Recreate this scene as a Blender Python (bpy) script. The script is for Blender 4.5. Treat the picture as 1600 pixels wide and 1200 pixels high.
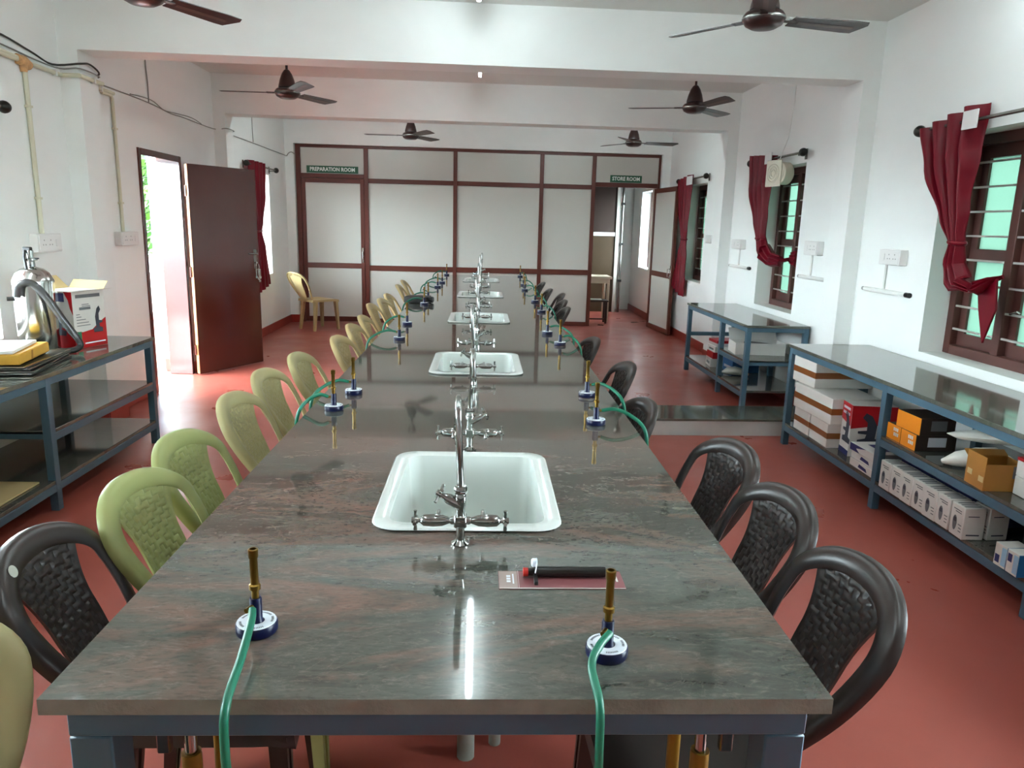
import bpy, bmesh, math, random
from mathutils import Vector, Matrix
random.seed(7)
PI = math.pi
S = bpy.context.scene
for o in list(bpy.data.objects):
    bpy.data.objects.remove(o)
C = S.collection

# ---------------------------------------------------------------- camera, world, exposure
H_EYE, F_PX, YAW, PITCH, ROLL = 1.5209, 1160.0, 0.048955, 0.212031, -0.025274
cd = bpy.data.cameras.new('camera')
cam = bpy.data.objects.new('camera', cd)
C.objects.link(cam)
fw = Vector((math.sin(YAW) * math.cos(PITCH), math.cos(YAW) * math.cos(PITCH), -math.sin(PITCH)))
rt = Vector((math.cos(YAW), -math.sin(YAW), 0))
dn = fw.cross(rt)
rt, dn = math.cos(ROLL) * rt + math.sin(ROLL) * dn, -math.sin(ROLL) * rt + math.cos(ROLL) * dn
m3 = Matrix((rt, -dn, -fw)).transposed()
cam.matrix_world = Matrix.Translation((0, 0, H_EYE)) @ m3.to_4x4()
cd.sensor_width = 36
cd.lens = F_PX / 1600 * 36
cd.clip_start = 0.02
cd.clip_end = 200
S.camera = cam
S.view_settings.view_transform = 'Standard'
S.view_settings.look = 'None'
S.view_settings.gamma = 1
S.view_settings.use_curve_mapping = False
S.view_settings.exposure = 2.92
S.cycles.use_denoising = True
S.cycles.max_bounces = 10
S.cycles.diffuse_bounces = 6
S.cycles.glossy_bounces = 4
S.cycles.transmission_bounces = 6
S.cycles.sample_clamp_indirect = 8
S.cycles.caustics_reflective = False
S.cycles.caustics_refractive = False
SKY = 8.0
TUBE = 7.5
w = bpy.data.worlds.new('overcast_sky')
S.world = w
w.use_nodes = True
nt = w.node_tree
bg = nt.nodes['Background']
bg.inputs[0].default_value = (0.78, 0.94, 1.0, 1)
bg.inputs[1].default_value = SKY


# ---------------------------------------------------------------- materials
def lin(c):
    if isinstance(c, str):
        c = tuple(int(c[i:i + 2], 16) / 255 for i in (0, 2, 4))
    return tuple((x / 12.92 if x <= 0.04045 else ((x + 0.055) / 1.055) ** 2.4) for x in c) + (1,)


def mat(name, col, rough=0.5, metal=0.0, spec=0.5, bump=0, bscale=60, var=0, vscale=3, coat=0, emit=None, trans=0):
    m = bpy.data.materials.new(name)
    m.use_nodes = True
    t = m.node_tree
    b = t.nodes['Principled BSDF']
    b.inputs['Base Color'].default_value = lin(col)
    b.inputs['Roughness'].default_value = rough
    b.inputs['Metallic'].default_value = metal
    b.inputs['Specular IOR Level'].default_value = spec
    b.inputs['Coat Weight'].default_value = coat
    b.inputs['Coat Roughness'].default_value = 0.08
    if trans:
        b.inputs['Transmission Weight'].default_value = trans
    if emit:
        b.inputs['Emission Color'].default_value = lin(col)
        b.inputs['Emission Strength'].default_value = emit
    if var or bump:
        tc = t.nodes.new('ShaderNodeTexCoord')
    if var:
        n = t.nodes.new('ShaderNodeTexNoise')
        n.inputs['Scale'].default_value = vscale
        n.inputs['Detail'].default_value = 6
        t.links.new(tc.outputs['Object'], n.inputs['Vector'])
        r = t.nodes.new('ShaderNodeValToRGB')
        c = lin(col)
        r.color_ramp.elements[0].position = 0.3
        r.color_ramp.elements[1].position = 0.7
        r.color_ramp.elements[0].color = tuple(x * (1 - var) for x in c[:3]) + (1,)
        r.color_ramp.elements[1].color = tuple(min(1, x * (1 + var)) for x in c[:3]) + (1,)
        t.links.new(n.outputs['Fac'], r.inputs['Fac'])
        t.links.new(r.outputs['Color'], b.inputs['Base Color'])
    if bump:
        n2 = t.nodes.new('ShaderNodeTexNoise')
        n2.inputs['Scale'].default_value = bscale
        n2.inputs['Detail'].default_value = 4
        t.links.new(tc.outputs['Object'], n2.inputs['Vector'])
        bp = t.nodes.new('ShaderNodeBump')
        bp.inputs['Strength'].default_value = bump
        bp.inputs['Distance'].default_value = 0.01
        t.links.new(n2.outputs['Fac'], bp.inputs['Height'])
        t.links.new(bp.outputs['Normal'], b.inputs['Normal'])
    return m


def ramp(t, src, stops):
    r = t.nodes.new('ShaderNodeValToRGB')
    e = r.color_ramp.elements
    while len(e) < len(stops):
        e.new(0.5)
    for k, (p, c) in enumerate(stops):
        e[k].position = p
        e[k].color = lin(c) if not isinstance(c, float) else (c, c, c, 1)
    t.links.new(src, r.inputs['Fac'])
    return r.outputs['Color']


def mix(t, fac, a, b, mode='MIX'):
    n = t.nodes.new('ShaderNodeMix')
    n.data_type = 'RGBA'
    n.blend_type = mode
    if isinstance(fac, float):
        n.inputs[0].default_value = fac
    else:
        t.links.new(fac, n.inputs[0])
    t.links.new(a, n.inputs[6])
    t.links.new(b, n.inputs[7])
    return n.outputs[2]


def noise(t, vec, scale, detail=6, dist=0.0, rough=0.55):
    n = t.nodes.new('ShaderNodeTexNoise')
    n.inputs['Scale'].default_value = scale
    n.inputs['Detail'].default_value = detail
    n.inputs['Distortion'].default_value = dist
    n.inputs['Roughness'].default_value = rough
    t.links.new(vec, n.inputs['Vector'])
    return n.outputs['Fac']


def granite(name, dark, midc, warm, fleck, rough=0.07, warm_amt=1.0):
    m = bpy.data.materials.new(name)
    m.use_nodes = True
    t = m.node_tree
    b = t.nodes['Principled BSDF']
    tc = t.nodes.new('ShaderNodeTexCoord')
    mp = t.nodes.new('ShaderNodeMapping')
    mp.inputs['Rotation'].default_value = (0, 0, -0.9)
    mp.inputs['Scale'].default_value = (0.8, 2.4, 1.0)
    t.links.new(tc.outputs['Object'], mp.inputs['Vector'])
    v = mp.outputs['Vector']
    base = ramp(t, noise(t, v, 2.6, 9, 1.6, 0.62), [(0.3, dark), (0.55, midc), (0.75, midc)])
    wfac = ramp(t, noise(t, v, 1.5, 8, 2.2, 0.6), [(0.45, 0.0), (0.66, warm_amt)])
    wc = t.nodes.new('ShaderNodeRGB')
    wc.outputs[0].default_value = lin(warm)
    c1 = mix(t, wfac, base, wc.outputs[0])
    ffac = ramp(t, noise(t, v, 26, 5, 0.6, 0.7), [(0.55, 0.0), (0.78, 0.5)])
    fc = t.nodes.new('ShaderNodeRGB')
    fc.outputs[0].default_value = lin(fleck)
    c2 = mix(t, ffac, c1, fc.outputs[0])
    vein = ramp(t, noise(t, v, 3.3, 10, 3.2, 0.62), [(0.488, 0.0), (0.5, 0.2), (0.512, 0.0)])
    c2 = mix(t, vein, c2, fc.outputs[0])
    dfac = ramp(t, noise(t, v, 60, 3, 0.0, 0.6), [(0.34, 0.4), (0.5, 0.0)])
    dc = t.nodes.new('ShaderNodeRGB')
    dc.outputs[0].default_value = lin(dark)
    c3 = mix(t, dfac, c2, dc.outputs[0])
    t.links.new(c3, b.inputs['Base Color'])
    b.inputs['Roughness'].default_value = rough
    b.inputs['IOR'].default_value = 1.85
    b.inputs['Specular IOR Level'].default_value = 0.5
    return m


def floor_mat():
    m = bpy.data.materials.new('red_oxide_floor')
    m.use_nodes = True
    t = m.node_tree
    b = t.nodes['Principled BSDF']
    tc = t.nodes.new('ShaderNodeTexCoord')
    v = tc.outputs['Object']
    base = ramp(t, noise(t, v, 0.9, 7, 0.4), [(0.3, '974a3e'), (0.6, 'a55448'), (0.8, 'b06458')])
    sc = ramp(t, noise(t, v, 9, 8, 0.8, 0.7), [(0.70, 0.0), (0.76, 0.5)])
    lc = t.nodes.new('ShaderNodeRGB')
    lc.outputs[0].default_value = lin('c98a78')
    t.links.new(base, b.inputs['Base Color'])
    rr = ramp(t, noise(t, v, 2.2, 5), [(0.3, 0.26), (0.7, 0.4)])
    t.links.new(rr, b.inputs['Roughness'])
    b.inputs['Specular IOR Level'].default_value = 0.45
    return m


def wall_mat(name, col, smudge=0.06):
    m = bpy.data.materials.new(name)
    m.use_nodes = True
    t = m.node_tree
    b = t.nodes['Principled BSDF']
    tc = t.nodes.new('ShaderNodeTexCoord')
    mp = t.nodes.new('ShaderNodeMapping')
    mp.inputs['Scale'].default_value = (1, 0.5, 1.6)
    t.links.new(tc.outputs['Object'], mp.inputs['Vector'])
    c = lin(col)
    n = noise(t, mp.outputs['Vector'], 1.1, 6, 0.6)
    r = t.nodes.new('ShaderNodeValToRGB')
    r.color_ramp.elements[0].position = 0.25
    r.color_ramp.elements[1].position = 0.6
    r.color_ramp.elements[0].color = tuple(x * (1 - smudge) for x in c[:3]) + (1,)
    r.color_ramp.elements[1].color = c
    t.links.new(n, r.inputs['Fac'])
    t.links.new(r.outputs['Color'], b.inputs['Base Color'])
    b.inputs['Roughness'].default_value = 0.62
    b.inputs['Specular IOR Level'].default_value = 0.3
    bp = t.nodes.new('ShaderNodeBump')
    bp.inputs['Strength'].default_value = 0.08
    bp.inputs['Distance'].default_value = 0.01
    t.links.new(noise(t, tc.outputs['Object'], 14, 4), bp.inputs['Height'])
    t.links.new(bp.outputs['Normal'], b.inputs['Normal'])
    return m


def frosted(name, col):
    m = bpy.data.materials.new(name)
    m.use_nodes = True
    t = m.node_tree
    out = t.nodes['Material Output']
    t.nodes.remove(t.nodes['Principled BSDF'])
    tr = t.nodes.new('ShaderNodeBsdfTranslucent')
    tr.inputs[0].default_value = lin(col)
    gl = t.nodes.new('ShaderNodeBsdfGlossy')
    gl.inputs['Roughness'].default_value = 0.25
    gl.inputs[0].default_value = (0.8, 0.8, 0.8, 1)
    mx = t.nodes.new('ShaderNodeMixShader')
    mx.inputs[0].default_value = 0.06
    tc = t.nodes.new('ShaderNodeTexCoord')
    wv = t.nodes.new('ShaderNodeTexWave')
    wv.bands_direction = 'Y'
    wv.inputs['Scale'].default_value = 28
    t.links.new(tc.outputs['Object'], wv.inputs['Vector'])
    bp = t.nodes.new('ShaderNodeBump')
    bp.inputs['Strength'].default_value = 0.3
    t.links.new(wv.outputs['Fac'], bp.inputs['Height'])
    t.links.new(bp.outputs['Normal'], tr.inputs['Normal'])
    t.links.new(tr.outputs[0], mx.inputs[1])
    t.links.new(gl.outputs[0], mx.inputs[2])
    t.links.new(mx.outputs[0], out.inputs['Surface'])
    return m


M = {}
M['wall'] = wall_mat('white_wall_paint', 'eff1ee')
M['ceil'] = wall_mat('white_ceiling_paint', 'e2e4df', 0.03)
M['floor'] = floor_mat()
M['skirt'] = mat('red_oxide_skirting', '9c3a30', 0.3, var=0.12)
M['granite'] = granite('brown_green_granite', '383a35', '535750', '755b50', '8f887d', 0.045, 0.85)
M['granite_edge'] = mat('sawn_granite_edge', '85877c', 0.7, var=0.18, vscale=14, bump=0.3, bscale=90)
M['blackgran'] = granite('dark_grey_granite', '43453f', '595c52', '64625a', '7c7c70', 0.08, 0.5)
M['blue'] = mat('blue_grey_enamel', '456577', 0.38, var=0.06, vscale=6)
M['white_ceramic'] = mat('white_ceramic', 'cdd3ce', 0.12, spec=0.5)
M['sealant'] = mat('white_cement_joint', 'd8d8d0', 0.8, bump=0.5, bscale=200)
M['chrome'] = mat('polished_chrome', 'a6a9a6', 0.1, 1.0)
M['steel'] = mat('polished_steel', 'c4c4c0', 0.16, 1.0)
M['dark'] = mat('black_plastic', '1b1b1b', 0.4)
M['greenchair'] = mat('pale_green_plastic', '93985f', 0.4, spec=0.4)
M['creamchair'] = mat('cream_plastic', 'b8a374', 0.42, spec=0.4)
M['beigechair'] = mat('beige_plastic', 'aaa173', 0.42, spec=0.4)
M['brownchair'] = mat('dark_brown_plastic', '2b2320', 0.32, spec=0.5)
M['sticker'] = mat('grey_sticker_print', 'a8a99c', 0.5)
M['brass'] = mat('aged_brass', '82662f', 0.3, 1.0, var=0.15, vscale=40)
M['navy'] = mat('navy_enamel', '050d34', 0.35, spec=0.3)
M['labelwhite'] = mat('white_label', 'dfe6ee', 0.35)
M['labeldark'] = mat('dark_print', '3a3f4c', 0.5)
M['hose'] = mat('green_rubber_hose', '05694f', 0.38)
M['hosefar'] = M['hose']
M['brownwood'] = mat('brown_painted_aluminium', '5e2a1e', 0.4, var=0.08)
M['doorbrown'] = mat('glossy_brown_door_paint', '52261d', 0.1, spec=0.7, var=0.05, bump=0.03, bscale=6)
M['dooredge'] = mat('bare_wood_edge', 'b07a4a', 0.5, var=0.2, vscale=12)
M['winwood'] = mat('dark_brown_window_wood', '54302a', 0.4, var=0.12, vscale=8)
M['panel'] = mat('white_laminate_panel', 'cbcac2', 0.3, spec=0.4)
M['frost'] = frosted('frosted_green_glass', '66766d')
M['bar'] = mat('silver_window_bar', 'c8c4c0', 0.35, 0.6)
M['curtain'] = mat('crimson_satin', '690015', 0.42, spec=0.25)
M['lining'] = mat('white_curtain_lining', 'dedbd9', 0.7)
M['rodblack'] = mat('black_curtain_rod_metal', '26241f', 0.35, 0.6)
M['rodsteel'] = mat('grey_curtain_rod_metal', '8d8b86', 0.25, 0.9)
M['pvc'] = mat('cream_pvc_conduit', 'd3cfb6', 0.45)
M['pvcwhite'] = mat('white_pvc', 'e4e4df', 0.4)
M['tape'] = mat('brown_joint_tape', 'c89a68', 0.6, var=0.25, vscale=30)
M['wire'] = mat('grey_cable', '8f8e87', 0.5)
M['wiredark'] = mat('dark_cable', '35352f', 0.5)
M['switch'] = mat('white_switch_plastic', 'e3e1de', 0.3)
M['switchgap'] = mat('switch_gap_grey', '9a9894', 0.5)
M['fan'] = mat('dark_brown_fan_enamel', '36221f', 0.3, spec=0.5)
M['fanstripe'] = mat('brown_fan_stripe', '64524b', 0.35)
M['tube'] = mat('lit_led_tube', 'eafaff', 0.5, emit=TUBE)
M['tubebase'] = mat('white_light_batten', 'e4e6e4', 0.4)
M['sign'] = mat('green_sign_board', '1f5c40', 0.4)
M['signtext'] = mat('white_sign_lettering', 'e9f1ea', 0.5)
M['boxwhite'] = mat('white_carton', 'dddbd5', 0.6, var=0.03, vscale=10)
M['browntape'] = mat('brown_packing_tape', '8f5528', 0.3)
M['carton'] = mat('brown_cardboard', 'a8742f', 0.65, var=0.06, vscale=10)
M['cartonin'] = mat('cardboard_inside', '7a5528', 0.8)
M['cartonlight'] = mat('pale_cardboard', 'c9b280', 0.7)
M['red'] = mat('red_print', 'b8141c', 0.4)
M['boxblue'] = mat('navy_print', '232b66', 0.4)
M['blueprint'] = mat('blue_print', '2b6fa6', 0.4)
M['cyanprint'] = mat('pale_blue_print', '9cc7e0', 0.4)
M['orange'] = mat('orange_carton', 'e8890c', 0.5)
M['blackbox'] = mat('black_brown_carton', '33261f', 0.5)
M['greyprint'] = mat('grey_print', '6d7174', 0.5)
M['greenprint'] = mat('green_print', '2c7a55', 0.5)
M['bag'] = mat('white_plastic_bag', 'dcdcd4', 0.3, bump=0.6, bscale=18)
M['paper'] = mat('white_paper', 'e9e8e2', 0.7)
M['yellow'] = mat('yellow_paper_pack', 'd9a63f', 0.5)
M['black'] = mat('black_folder', '23231f', 0.35)
M['blackbag'] = mat('black_fabric_case', '161615', 0.6, bump=0.3, bscale=60)
M['maroon'] = mat('maroon_card', '7d4a4c', 0.4)
M['greycard'] = mat('greyed_card', '9c8c84', 0.35)
M['clear'] = mat('clear_blister', 'f2f2f2', 0.05, trans=0.95)
M['gunmetal'] = mat('black_gun_tube', '131311', 0.3)
M['redtip'] = mat('red_cap', 'c02a22', 0.4)
M['gasyellow'] = mat('yellow_gas_pipe', '86600c', 0.45)
M['creamfan'] = mat('cream_exhaust_plastic', 'd8d2bf', 0.45)
M['creamtop'] = mat('cream_table_top', 'd9cbb4', 0.4)
M['darkwood'] = mat('dark_wood', '33201a', 0.5)
M['ply'] = mat('brown_plywood', '33221a', 0.5, var=0.1, vscale=4)
M['plylow'] = mat('tan_plywood', '3d2c15', 0.5, var=0.1, vscale=4)
M['pinkwall'] = wall_mat('corridor_paint', 'ece6e2')
M['bluewall'] = wall_mat('pale_blue_paint', '86a3c9')
M['leaf'] = mat('bright_leaf_green', '33580f', 0.5, var=0.35, vscale=2)
M['bark'] = mat('bark', '4b3a2a', 0.9, bump=0.5, bscale=20)
M['earth'] = mat('paved_yard', '64676a', 0.9, var=0.2, vscale=2)
M['step'] = mat('white_painted_kerb', 'c6cac6', 0.6, var=0.07, vscale=6)
M['greycement'] = mat('pvc_grey', '8d938a', 0.5)
M['keys'] = mat('nickel_keys', 'cfc6c0', 0.2, 1.0)


# ---------------------------------------------------------------- mesh builder
class B:
    def __init__(self):
        self.bm = bmesh.new()
        self.mi = 0

    def _fin(self, faces):
        for f in faces:
            f.material_index = self.mi
        return faces

    def box(self, x0, x1, y0, y1, z0, z1, bev=0, mtx=None, seg=1):
        vs = [self.bm.verts.new((x, y, z)) for x in (x0, x1) for y in (y0, y1) for z in (z0, z1)]
        idx = [(0, 1, 3, 2), (4, 6, 7, 5), (0, 4, 5, 1), (2, 3, 7, 6), (0, 2, 6, 4), (1, 5, 7, 3)]
        fs = self._fin([self.bm.faces.new([vs[i] for i in q]) for q in idx])
        if mtx:
            for v in vs:
                v.co = mtx @ v.co
        if bev:
            es = list({e for f in fs for e in f.edges})
            r = bmesh.ops.bevel(self.bm, geom=es, offset=bev, segments=seg, affect='EDGES', profile=0.5)
            self._fin(r['faces'])
        return self

    def poly(self, pts):
        f = self.bm.faces.new([self.bm.verts.new(p) for p in pts])
        self._fin([f])
        return self

    def prism(self, pts, thick_vec):
        t = Vector(thick_vec)
        a = [self.bm.verts.new(p) for p in pts]
        b = [self.bm.verts.new(Vector(p) + t) for p in pts]
        n = len(a)
        fs = [self.bm.faces.new(a[::-1]), self.bm.faces.new(b)]
        for i in range(n):
            fs.append(self.bm.faces.new([a[i], a[(i + 1) % n], b[(i + 1) % n], b[i]]))
        self._fin(fs)
        return self

    def rings(self, rings, cap=True, closed=False):
        R = [[self.bm.verts.new(p) for p in r] for r in rings]
        n = len(R[0])
        fs = []
        rng = range(len(R)) if closed else range(len(R) - 1)
        for i in rng:
            a, b = R[i], R[(i + 1) % len(R)]
            for k in range(n):
                fs.append(self.bm.faces.new([a[k], a[(k + 1) % n], b[(k + 1) % n], b[k]]))
        if cap and not closed:
            fs.append(self.bm.faces.new(R[0][::-1]))
            fs.append(self.bm.faces.new(R[-1]))
        self._fin(fs)
        return self

    def tube(self, pts, r, n=8, rx=None, up=None, cap=True, closed=False):
        """swept round (or oval) section; r may be a list; rx = second radius (list or number)"""
        P = [Vector(p) for p in pts]
        m = len(P)
        rr = r if isinstance(r, (list, tuple)) else [r] * m
        r2 = rr if rx is None else (rx if isinstance(rx, (list, tuple)) else [rx] * m)
        rings = []
        prev = None
        for i in range(m):
            if closed:
                d = P[(i + 1) % m] - P[i - 1]
            else:
                d = P[min(i + 1, m - 1)] - P[max(i - 1, 0)]
            d.normalize()
            if prev is None:
                u = Vector(up) if up else (Vector((0, 0, 1)) if abs(d.z) < 0.9 else Vector((0, 1, 0)))
            else:
                u = prev
            u = (u - d * u.dot(d))
            if u.length < 1e-6:
                u = d.orthogonal()
            u.normalize()
            prev = u
            v = d.cross(u)
            rings.append([P[i] + u * (math.cos(2 * PI * k / n) * rr[i]) + v * (math.sin(2 * PI * k / n) * r2[i]) for k in range(n)])
        return self.rings(rings, cap, closed)

    def lathe(self, prof, n=20, o=(0, 0, 0), axis=(0, 0, 1), cap=True):
        a = Vector(axis).normalized()
        u = a.orthogonal().normalized()
        v = a.cross(u)
        o = Vector(o)
        rings = [[o + a * h + (u * math.cos(2 * PI * k / n) + v * math.sin(2 * PI * k / n)) * max(r, 1e-4) for k in range(n)] for r, h in prof]
        return self.rings(rings, cap)

    def cyl(self, p0, p1, r, n=12, r1=None):
        p0, p1 = Vector(p0), Vector(p1)
        return self.lathe([(r, 0), (r if r1 is None else r1, (p1 - p0).length)], n, p0, p1 - p0)

    def build(self, name, mats, parent=None, smooth=40, loc=None, rot=None):
        bmesh.ops.recalc_face_normals(self.bm, faces=self.bm.faces)
        me = bpy.data.meshes.new(name)
        self.bm.to_mesh(me)
        self.bm.free()
        for m in (mats if isinstance(mats, (list, tuple)) else [mats]):
            me.materials.append(m)
        if smooth:
            me.polygons.foreach_set('use_smooth', [True] * len(me.polygons))
            me.set_sharp_from_angle(angle=math.radians(smooth))
        o = bpy.data.objects.new(name, me)
        C.objects.link(o)
        if parent:
            o.parent = parent
        if loc is not None:
            o.location = loc
        if rot is not None:
            o.rotation_euler = rot
        return o


def empty(name, loc=(0, 0, 0), rot=(0, 0, 0), parent=None):
    o = bpy.data.objects.new(name, None)
    o.empty_display_size = 0.1
    C.objects.link(o)
    o.location = loc
    o.rotation_euler = rot
    if parent:
        o.parent = parent
    return o


def tag(o, label, cat, group=None):
    o['label'] = label
    o['category'] = cat
    if group:
        o['group'] = group
    return o


def struct(o):
    o['kind'] = 'structure'
    return o


KIDS = {}


def copy_tree(o, parent=None):
    c = o.copy()
    C.objects.link(c)
    if parent:
        c.parent = parent
    if o.name not in KIDS:
        KIDS[o.name] = [x for x in bpy.data.objects if x.parent == o]
    for ch in KIDS[o.name]:
        copy_tree(ch, c)
    return c


def text_obj(name, body, size, material, parent, loc, rot, bold=0.0, depth=0.0008, width=None):
    cu = bpy.data.curves.new('txt', 'FONT')
    cu.body = body
    cu.size = size
    cu.align_x = 'CENTER'
    cu.align_y = 'CENTER'
    cu.offset = bold
    cu.extrude = depth
    cu.resolution_u = 2
    t = bpy.data.objects.new('txt', cu)
    C.objects.link(t)
    dg = bpy.context.evaluated_depsgraph_get()
    me = bpy.data.meshes.new_from_object(t.evaluated_get(dg))
    bpy.data.objects.remove(t)
    me.materials.clear()
    me.materials.append(material)
    if width:
        xs = [v.co.x for v in me.vertices]
        k = width / (max(xs) - min(xs))
        for v in me.vertices:
            v.co.x *= k
    o = bpy.data.objects.new(name, me)
    C.objects.link(o)
    o.parent = parent
    o.location = loc
    o.rotation_euler = rot
    return o


# ---------------------------------------------------------------- room constants
XWL, XWR = -2.80, 2.84
XPL, XPR = -2.677, 2.715
ZB, ZC = 2.581, 2.973
AB = 0.0186
YB = [2.515, 5.445, 8.375, 11.31]      # beam fronts on the room axis
TB = 0.262
YMIN, YMAX = -2.6, 13.9
TT = 0.817                             # table height
TA = 0.0076


def TW(x, y, z=TT):
    c, s = math.cos(TA), math.sin(TA)
    return Vector((x * c + y * s, -x * s + y * c, z))


# ---------------------------------------------------------------- structure
b = B()
b.box(-3.0, 3.05, YMIN, YMAX + 0.2, -0.1, 0)
struct(b.build('floor', M['floor']))
b = B()
b.box(-3.0, 3.05, YMIN, YMAX + 0.2, ZC, ZC + 0.12)
struct(b.build('ceiling', M['ceil']))


def wall_with_openings(name, xin, xout, ops):
    """ops: list of (y0, y1, z0, z1) sorted by y"""
    bb = B()
    x0, x1 = min(xin, xout), max(xin, xout)
    y = YMIN
    for (a, c, z0, z1) in ops:
        bb.box(x0, x1, y, a, 0, ZC)
        if z0 > 0:
            bb.box(x0, x1, a, c, 0, z0)
        bb.box(x0, x1, a, c, z1, ZC)
        y = c
    bb.box(x0, x1, y, YMAX, 0, ZC)
    return struct(bb.build(name, M['wall'], smooth=0))


WR = [(0.72, 1.66, 0.785, 2.11), (3.655, 4.60, 0.785, 2.11), (6.60, 7.53, 0.785, 2.11), (9.45, 10.33, 0.835, 2.09), (12.46, 13.22, 0.835, 2.12)]  # first opening lies out of view, added as a daylight source
DOOR_L = (6.455, 7.35, 0.0, 2.06)
WLF = [(0.9, 1.7, 0.785, 2.08), (3.55, 4.48, 0.785, 2.08), DOOR_L, (9.42, 10.36, 0.785, 2.08)]  # first opening is an unseen one, added for more daylight
wall_with_openings('wall_right', XWR, XWR + 0.22, WR)
wall_with_openings('wall_left', XWL, XWL - 0.2, WLF)
b = B()
b.box(XWL - 0.2, XWR + 0.22, YMIN - 0.2, YMIN, 0, ZC)
struct(b.build('wall_rear', M['wall'], smooth=0))
b = B()
b.box(XWL - 0.2, XWR + 0.22, YMAX, YMAX + 0.2, 0, ZC)
struct(b.build('wall_far', M['wall'], smooth=0))

# beams and pillars (their lines run slightly skew to the side walls)
SK = math.atan(AB)
for k, y in enumerate(YB):
    b = B()
    b.box(-2.86, 2.88, 0, TB, ZB, ZC + 0.01)
    struct(b.build('beam', M['wall'], smooth=0, loc=(0, y, 0), rot=(0, 0, SK)))
    for sx, x0, x1 in ((-1, XWL - 0.05, XPL), (1, XPR, XWR + 0.05)):
        b = B()
        b.box(x0, x1, 0, TB, 0, ZB)
        struct(b.build('pillar', M['wall'], smooth=0, loc=(0, y, 0), rot=(0, 0, SK)))
# skirtings
def skirt(name, segs):
    bb = B()
    for (x0, x1, y0, y1) in segs:
        bb.box(x0, x1, y0, y1, 0.0, 0.115, 0.003)
    return struct(bb.build(name, M['skirt']))


t = 0.012
segs = []
ys = [YMIN]
for y in YB:
    ys += [y + AB * XPR - 0.004, y + TB + AB * XPR + 0.004]
ys.append(YMAX)
for i in range(0, len(ys), 2):
    segs.append((XWR - t, XWR, ys[i], ys[i + 1]))
    if i + 2 < len(ys) + 1 and i + 1 < len(ys) - 1:
        segs.append((XPR - t, XPR, ys[i + 1] - t, ys[i + 2] + t))
        segs.append((XPR, XWR, ys[i + 1] - t, ys[i + 1]))
        segs.append((XPR, XWR, ys[i + 2], ys[i + 2] + t))
skirt('baseboard_right', segs)
segs = []
ys = [YMIN]
for y in YB:
    ys += [y + AB * XPL - 0.004, y + TB + AB * XPL + 0.004]
ys.append(YMAX)
for i in range(0, len(ys), 2):
    a, c = ys[i], ys[i + 1]
    if a < DOOR_L[0] < c:
        segs += [(XWL, XWL + t, a, DOOR_L[0] - 0.0), (XWL, XWL + t, DOOR_L[1], c)]
    else:
        segs.append((XWL, XWL + t, a, c))
    if i + 1 < len(ys) - 1:
        segs.append((XPL, XPL + t, ys[i + 1] - t, ys[i + 2] + t))
        segs.append((XWL, XPL, ys[i + 1] - t, ys[i + 1]))
        segs.append((XWL, XPL, ys[i + 2], ys[i + 2] + t))
skirt('baseboard_left', segs)


# ---------------------------------------------------------------- windows
def make_window(idx, side, y0, y1, z0, z1, detail=True, shut=True):
    """side +1 = right wall, -1 = left wall. Frame set back in the opening."""
    xin = XWR if side > 0 else XWL
    r = struct(empty('window_%d' % idx, (xin, (y0 + y1) / 2, z0)))
    W, Hh = (y1 - y0) / 2, z1 - z0
    fx0, fx1 = side * 0.155, side * 0.215          # outer frame depth range
    sx0, sx1 = side * 0.185, side * 0.215
    X = lambda a, c: (min(a, c), max(a, c))
    fx, sx = X(fx0, fx1), X(sx0, sx1)
    fw_ = 0.06
    bb = B()
    bb.box(*fx, -W, -W + fw_, 0, Hh, 0.003)
    bb.box(*fx, W - fw_, W, 0, Hh, 0.003)
    bb.box(*fx, -W + fw_, W - fw_, 0, fw_, 0.003)
    bb.box(*fx, -W + fw_, W - fw_, Hh - fw_, Hh, 0.003)
    bb.box(*fx, -0.032, 0.032, fw_, Hh - fw_, 0.003)
    bb.build('window_frame', M['winwood'], r)
    n = 8
    for k in range(n):
        zz = fw_ + (Hh - 2 * fw_) * (k + 0.7) / (n + 0.4)
        bb = B()
        q = side * 0.168
        bb.box(q - 0.006, q + 0.006, -W + 0.03, W - 0.03, zz - 0.006, zz + 0.006)
        bb.build('window_bar', M['bar'], r, smooth=0)
    for s in (-1, 1) if shut else ():
        a, c = (-W + fw_, -0.032) if s < 0 else (0.032, W - fw_)
        st = 0.062
        zz0, zz1, zm = fw_, Hh - fw_, Hh * 0.47
        bb = B()
        sxx = X(side * 0.2, side * 0.235)
        bb.box(*sxx, a, a + st, zz0, zz1)
        bb.box(*sxx, c - st, c, zz0, zz1)
        bb.box(*sxx, a + st, c - st, zz0, zz0 + 0.075)
        bb.box(*sxx, a + st, c - st, zz1 - 0.075, zz1)
        bb.box(*sxx, a + st, c - st, zm - 0.035, zm + 0.035)
        sash = bb.build('window_sash', M['winwood'], r, smooth=0)
        g = side * 0.218
        for (p0, p1) in ((zz0 + 0.075, zm - 0.035), (zm + 0.035, zz1 - 0.075)):
            bb = B()
            bb.box(g - 0.003, g + 0.003, a + st, c - st, p0, p1)
            bb.build('pane', M['frost'], sash, smooth=0)
    if detail:
        bb = B()
        bb.tube([(side * 0.19, -0.06, 0.30), (side * 0.15, -0.09, 0.31), (side * 0.14, -0.16, 0.33), (side * 0.15, -0.17, 0.32)], 0.006, 6)
        bb.build('window_latch', M['rodsteel'], r)
    return r


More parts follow.
